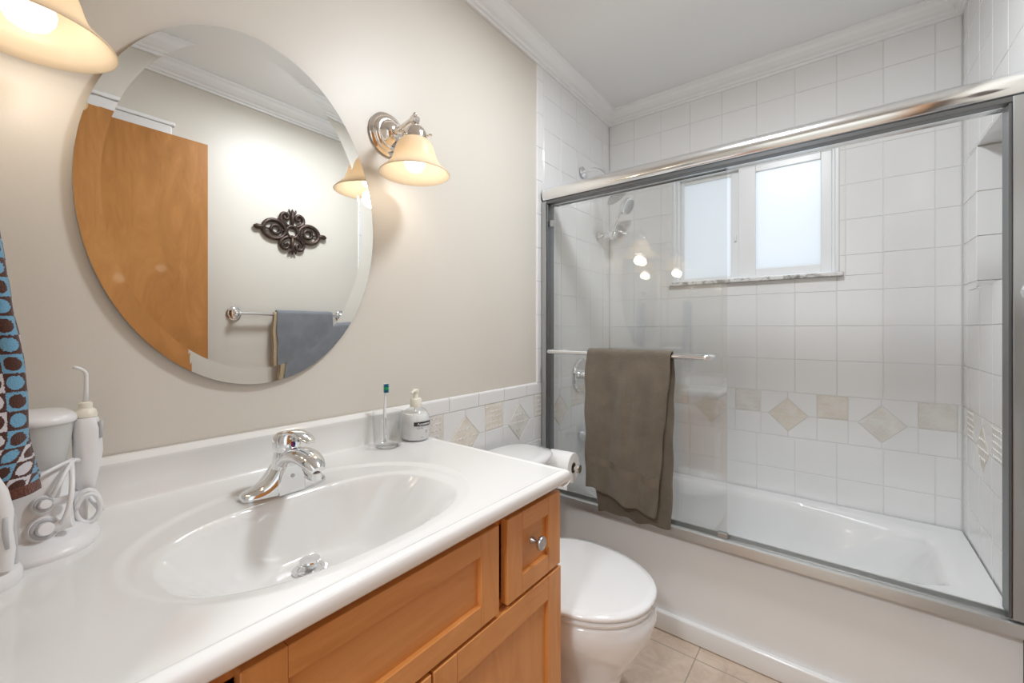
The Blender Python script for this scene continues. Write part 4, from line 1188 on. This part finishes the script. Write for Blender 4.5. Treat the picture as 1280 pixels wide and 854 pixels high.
# handle in its side cradle
hc = Vector((-.022, .054, .0))
bm = B(); loft(bm, [(srect(hc.x, hc.y, .007, .007, 2), .060), (srect(hc.x, hc.y, .012, .012, 2), .064), (srect(hc.x, hc.y + .001, .016, .015, 2.3), .09), (srect(hc.x, hc.y + .003, .019, .018, 2.4), .125), (srect(hc.x, hc.y + .002, .019, .018, 2.4), .165),
                 (srect(hc.x, hc.y, .016, .0155, 2.3), .182), (srect(hc.x, hc.y, .015, .0145, 2.2), .184)])
fh = obj('handle', bm, M['plastic'], wf, smooth=True, autosmooth=50)
bm = B(); lathe(bm, [(.0145, .1845), (.0150, .188), (.013, .196), (.009, .199), (.0085, .208), (.006, .210)], (hc.x, hc.y, 0), 'z', 28); obj('collar', bm, M['cream'], fh, smooth=True, autosmooth=40)
bm = B(); tube(bm, [(hc.x, hc.y, .208), (hc.x, hc.y + .001, .232), (hc.x, hc.y + .001, .250)] + bez((hc.x, hc.y + .001, .256), (hc.x, hc.y - .001, .262), (hc.x, hc.y - .006, .266), (hc.x, hc.y - .014, .268), 6), [.0036, .0030, .0026] + [.0026] * 7, 10); obj('nozzle_tip', bm, M['plastic'], fh, smooth=True)
bm = B(); tube(bm, [(hc.x + .014, hc.y + .0165, .150), (hc.x + .014, hc.y + .0175, .178)], [.003, .003], 8); obj('slide_switch', bm, M['plastic_grey'], fh, smooth=True)
bm = B(); loft(bm, [(srect(-.02, .034, .016, .022, 3), .012), (srect(-.022, .038, .014, .020, 3), .06), (srect(-.022, .044, .012, .018, 3), .066)])
obj('cradle', bm, M['plastic'], wf, smooth=True, autosmooth=50)
bm = B()
pts = []
for i in range(90):
    a = i / 90 * 2 * PI * 3.5
    pts.append((.002 + .012 * math.cos(a * .31) * .5 + .002 * i / 90, .054 + .014 * math.cos(a), .040 + .026 * math.sin(a) + .004 * math.sin(a * .5)))
tube(bm, pts, .0032, 8)
tube(bm, bez((hc.x, hc.y, .062), (.0, .070, .02), (.01, .075, .03), (.008, .066, .045), 14), .0032, 8)
tube(bm, bez((.038, .010, .078), (.06, .02, .10), (.012, .034, .135), (.002, .044, .118), 14), .003, 8)
tube(bm, bez((.030, -.045, .088), (.048, -.03, .10), (.045, .0, .118), (.014, .036, .125), 14), .003, 8)
tube(bm, bez((.054, .020, .040), (.068, .030, .060), (.048, .034, .10), (.012, .034, .125), 14), .0035, 8)
obj('hose', bm, M['plastic'], wf, smooth=True)

# ------------------------------------------------------------------ electric toothbrush on its charger
eb = thing('electric_toothbrush', 'white electric toothbrush on charging base at the far left', 'electric toothbrush', (.232, .004, CT))
bm = B(); lathe(bm, [(.033, 0), (.0350, .003), (.0345, .014), (.032, .020), (.026, .023), (.016, .024), (.013, .028)], (0, 0, 0), 'z', 56); obj('charging_base', bm, M['plastic'], eb, smooth=True, autosmooth=40)
bm = B(); loft(bm, [(srect(-.008, .018, .014, .013, 3), .020), (srect(-.008, .018, .013, .012, 3), .05), (srect(-.006, .018, .011, .0105, 3), .085), (srect(-.008, .017, .008, .008, 3), .090)]); obj('brush_cradle', bm, M['plastic_grey'], eb, smooth=True, autosmooth=40)
bm = B(); tube(bm, [(.022, .018, .026), (.025, .019, .05), (.026, .016, .075), (.028, .017, .10), (.027, .013, .125), (.022, .004, .150), (.015, -.010, .170)], [.0075, .0085, .009, .009, .0085, .0075, .005], 18); h_ = obj('handle', bm, M['plastic'], eb, smooth=True, autosmooth=60)
bm = B(); tube(bm, [(.0350, .020, .055), (.0360, .018, .075), (.0375, .018, .095)], [.002, .003, .002], 10); obj('power_button', bm, M['plastic_grey'], h_, smooth=True)
bm = B(); tube(bm, [(.015, -.010, .170), (.008, -.022, .190), (.003, -.030, .215)], [.005, .004, .0035], 14); obj('brush_neck', bm, M['plastic'], h_, smooth=True)

# ------------------------------------------------------------------ dotted towel hanging at the left edge, with its ring
trn = thing('towel_ring', 'chrome towel ring on the near side wall', 'towel ring', (.195, REAR_Y, 1.46))
bm = B(); lathe(bm, [(.028, .001), (.028, .005), (.018, .012), (.009, .016), (.008, .060), (.012, .064), (.012, .072), (.003, .075)], (0, 0, 0), 'y', 32); obj('rosette', bm, M['chrome'], trn, smooth=True, autosmooth=40)
bm = B(); tube(bm, [(.0 , .066 + .072 * math.sin(2 * PI * i / 40), -.072 + .072 * math.cos(2 * PI * i / 40)) for i in range(40)], .005, 10, closed=True); obj('ring', bm, M['chrome'], trn, smooth=True)

bm = B(); uvl = bm.loops.layers.uv.new('UVMap')
ZT, ZB_ = 1.33, .922
def redge(z):
    # right hand edge (towards +y) seen against the wall
    pts = [(1.36, .002), (1.29, .0165), (1.21, .0255), (1.157, .031), (1.13, .036), (1.095, .040), (1.05, .043), (1.00, .0435), (.97, .047), (.927, .055), (.90, .057)]
    for (a, ya), (b, yb) in zip(pts, pts[1:]):
        if z <= a and z >= b: return ya + (yb - ya) * (a - z) / (a - b)
    return pts[-1][1] if z < .9 else pts[0][1]
NJ, NI = 60, 90
def dcoord(i, j, layer):
    s = i / NI; t = j / NJ                      # s down, t across from right edge (0) to left
    z = ZT + .02 - (ZT + .02 - ZB_) * s
    z += (.0) + (-.020 * t if s > .6 else -.020 * t * s / .6) * 1.0
    ye = redge(z)
    wdt = .10 + .06 * s
    y = ye - wdt * t
    y = max(y, REAR_Y + .012)
    x = .190 + .010 * math.sin(t * 7 + 1.2) * (.4 + .8 * s) + .006 * math.sin(t * 15 + s * 5)
    x -= .014 * max(0, 1 - t / .10) ** 2 * 1.0
    if layer: x -= .018 + .006 * math.sin(s * 6)
    return (x, y, z + (.012 if layer else 0))
for layer in (0, 1):
    g = [[bm.verts.new(dcoord(i, j, layer)) for j in range(NJ + 1)] for i in range(NI + 1)]
    for i in range(NI):
        for j in range(NJ):
            f = bm.faces.new((g[i][j], g[i][j + 1], g[i + 1][j + 1], g[i + 1][j]))
            for lp, (a, b_) in zip(f.loops, ((i, j), (i, j + 1), (i + 1, j + 1), (i + 1, j))):
                zc = g[a][b_].co
                tear = max(0, (1.0 - zc.z)) if zc.z < 1.0 else 0
                uu = -(redge(zc.z) - zc.y) / .0185 + .98; vv = zc.z / .0262 + .40
                if zc.z < .998:   # cloth folds over on itself near the bottom
                    k = (.998 - zc.z); uu, vv = uu + k * 26 + .0, vv - k * 10
                lp[uvl].uv = (uu, vv)
            f.material_index = 1 if (g[i][j].co.z - (-.020 * (j / NJ))) < ZB_ + .018 else 0
dt = obj('dotted_towel', bm, [M['dots'], M['hem']], smooth=True)
md = dt.modifiers.new('thick', 'SOLIDIFY'); md.thickness = .006; md.offset = 0
tag(dt, 'brown and blue dotted hand towel hanging at the left edge', 'towel')

# second added fill light, brightens the room through the doorway
t = thing('added_fill_light', 'added fill light shaped as an opal dome in the hall behind the camera', 'fill light', (1.0, -1.1, CEIL_Z))
bm = B(); lathe(bm, [(.15, 0), (.15, -.02), (.145, -.024)], (0, 0, 0), 'z', 48); obj('base_ring', bm, M['trim'], t, smooth=True, autosmooth=40)
bm = B(); lathe(bm, [(.140, -.0245), (.138, -.04), (.12, -.062), (.08, -.080), (.03, -.087), (.004, -.088)], (0, 0, 0), 'z', 48, cap0=False); obj('dome', bm, M['dome'], t, smooth=True)
l = bpy.data.lights.new('hall_fill', 'AREA'); l.shape = 'DISK'; l.size = .30; l.energy = HALL_FILL_W; l.color = (.91, .96, 1)
lo = bpy.data.objects.new('hall_fill', l); COL.objects.link(lo); lo.parent = t; lo.location = (0, 0, -.092)
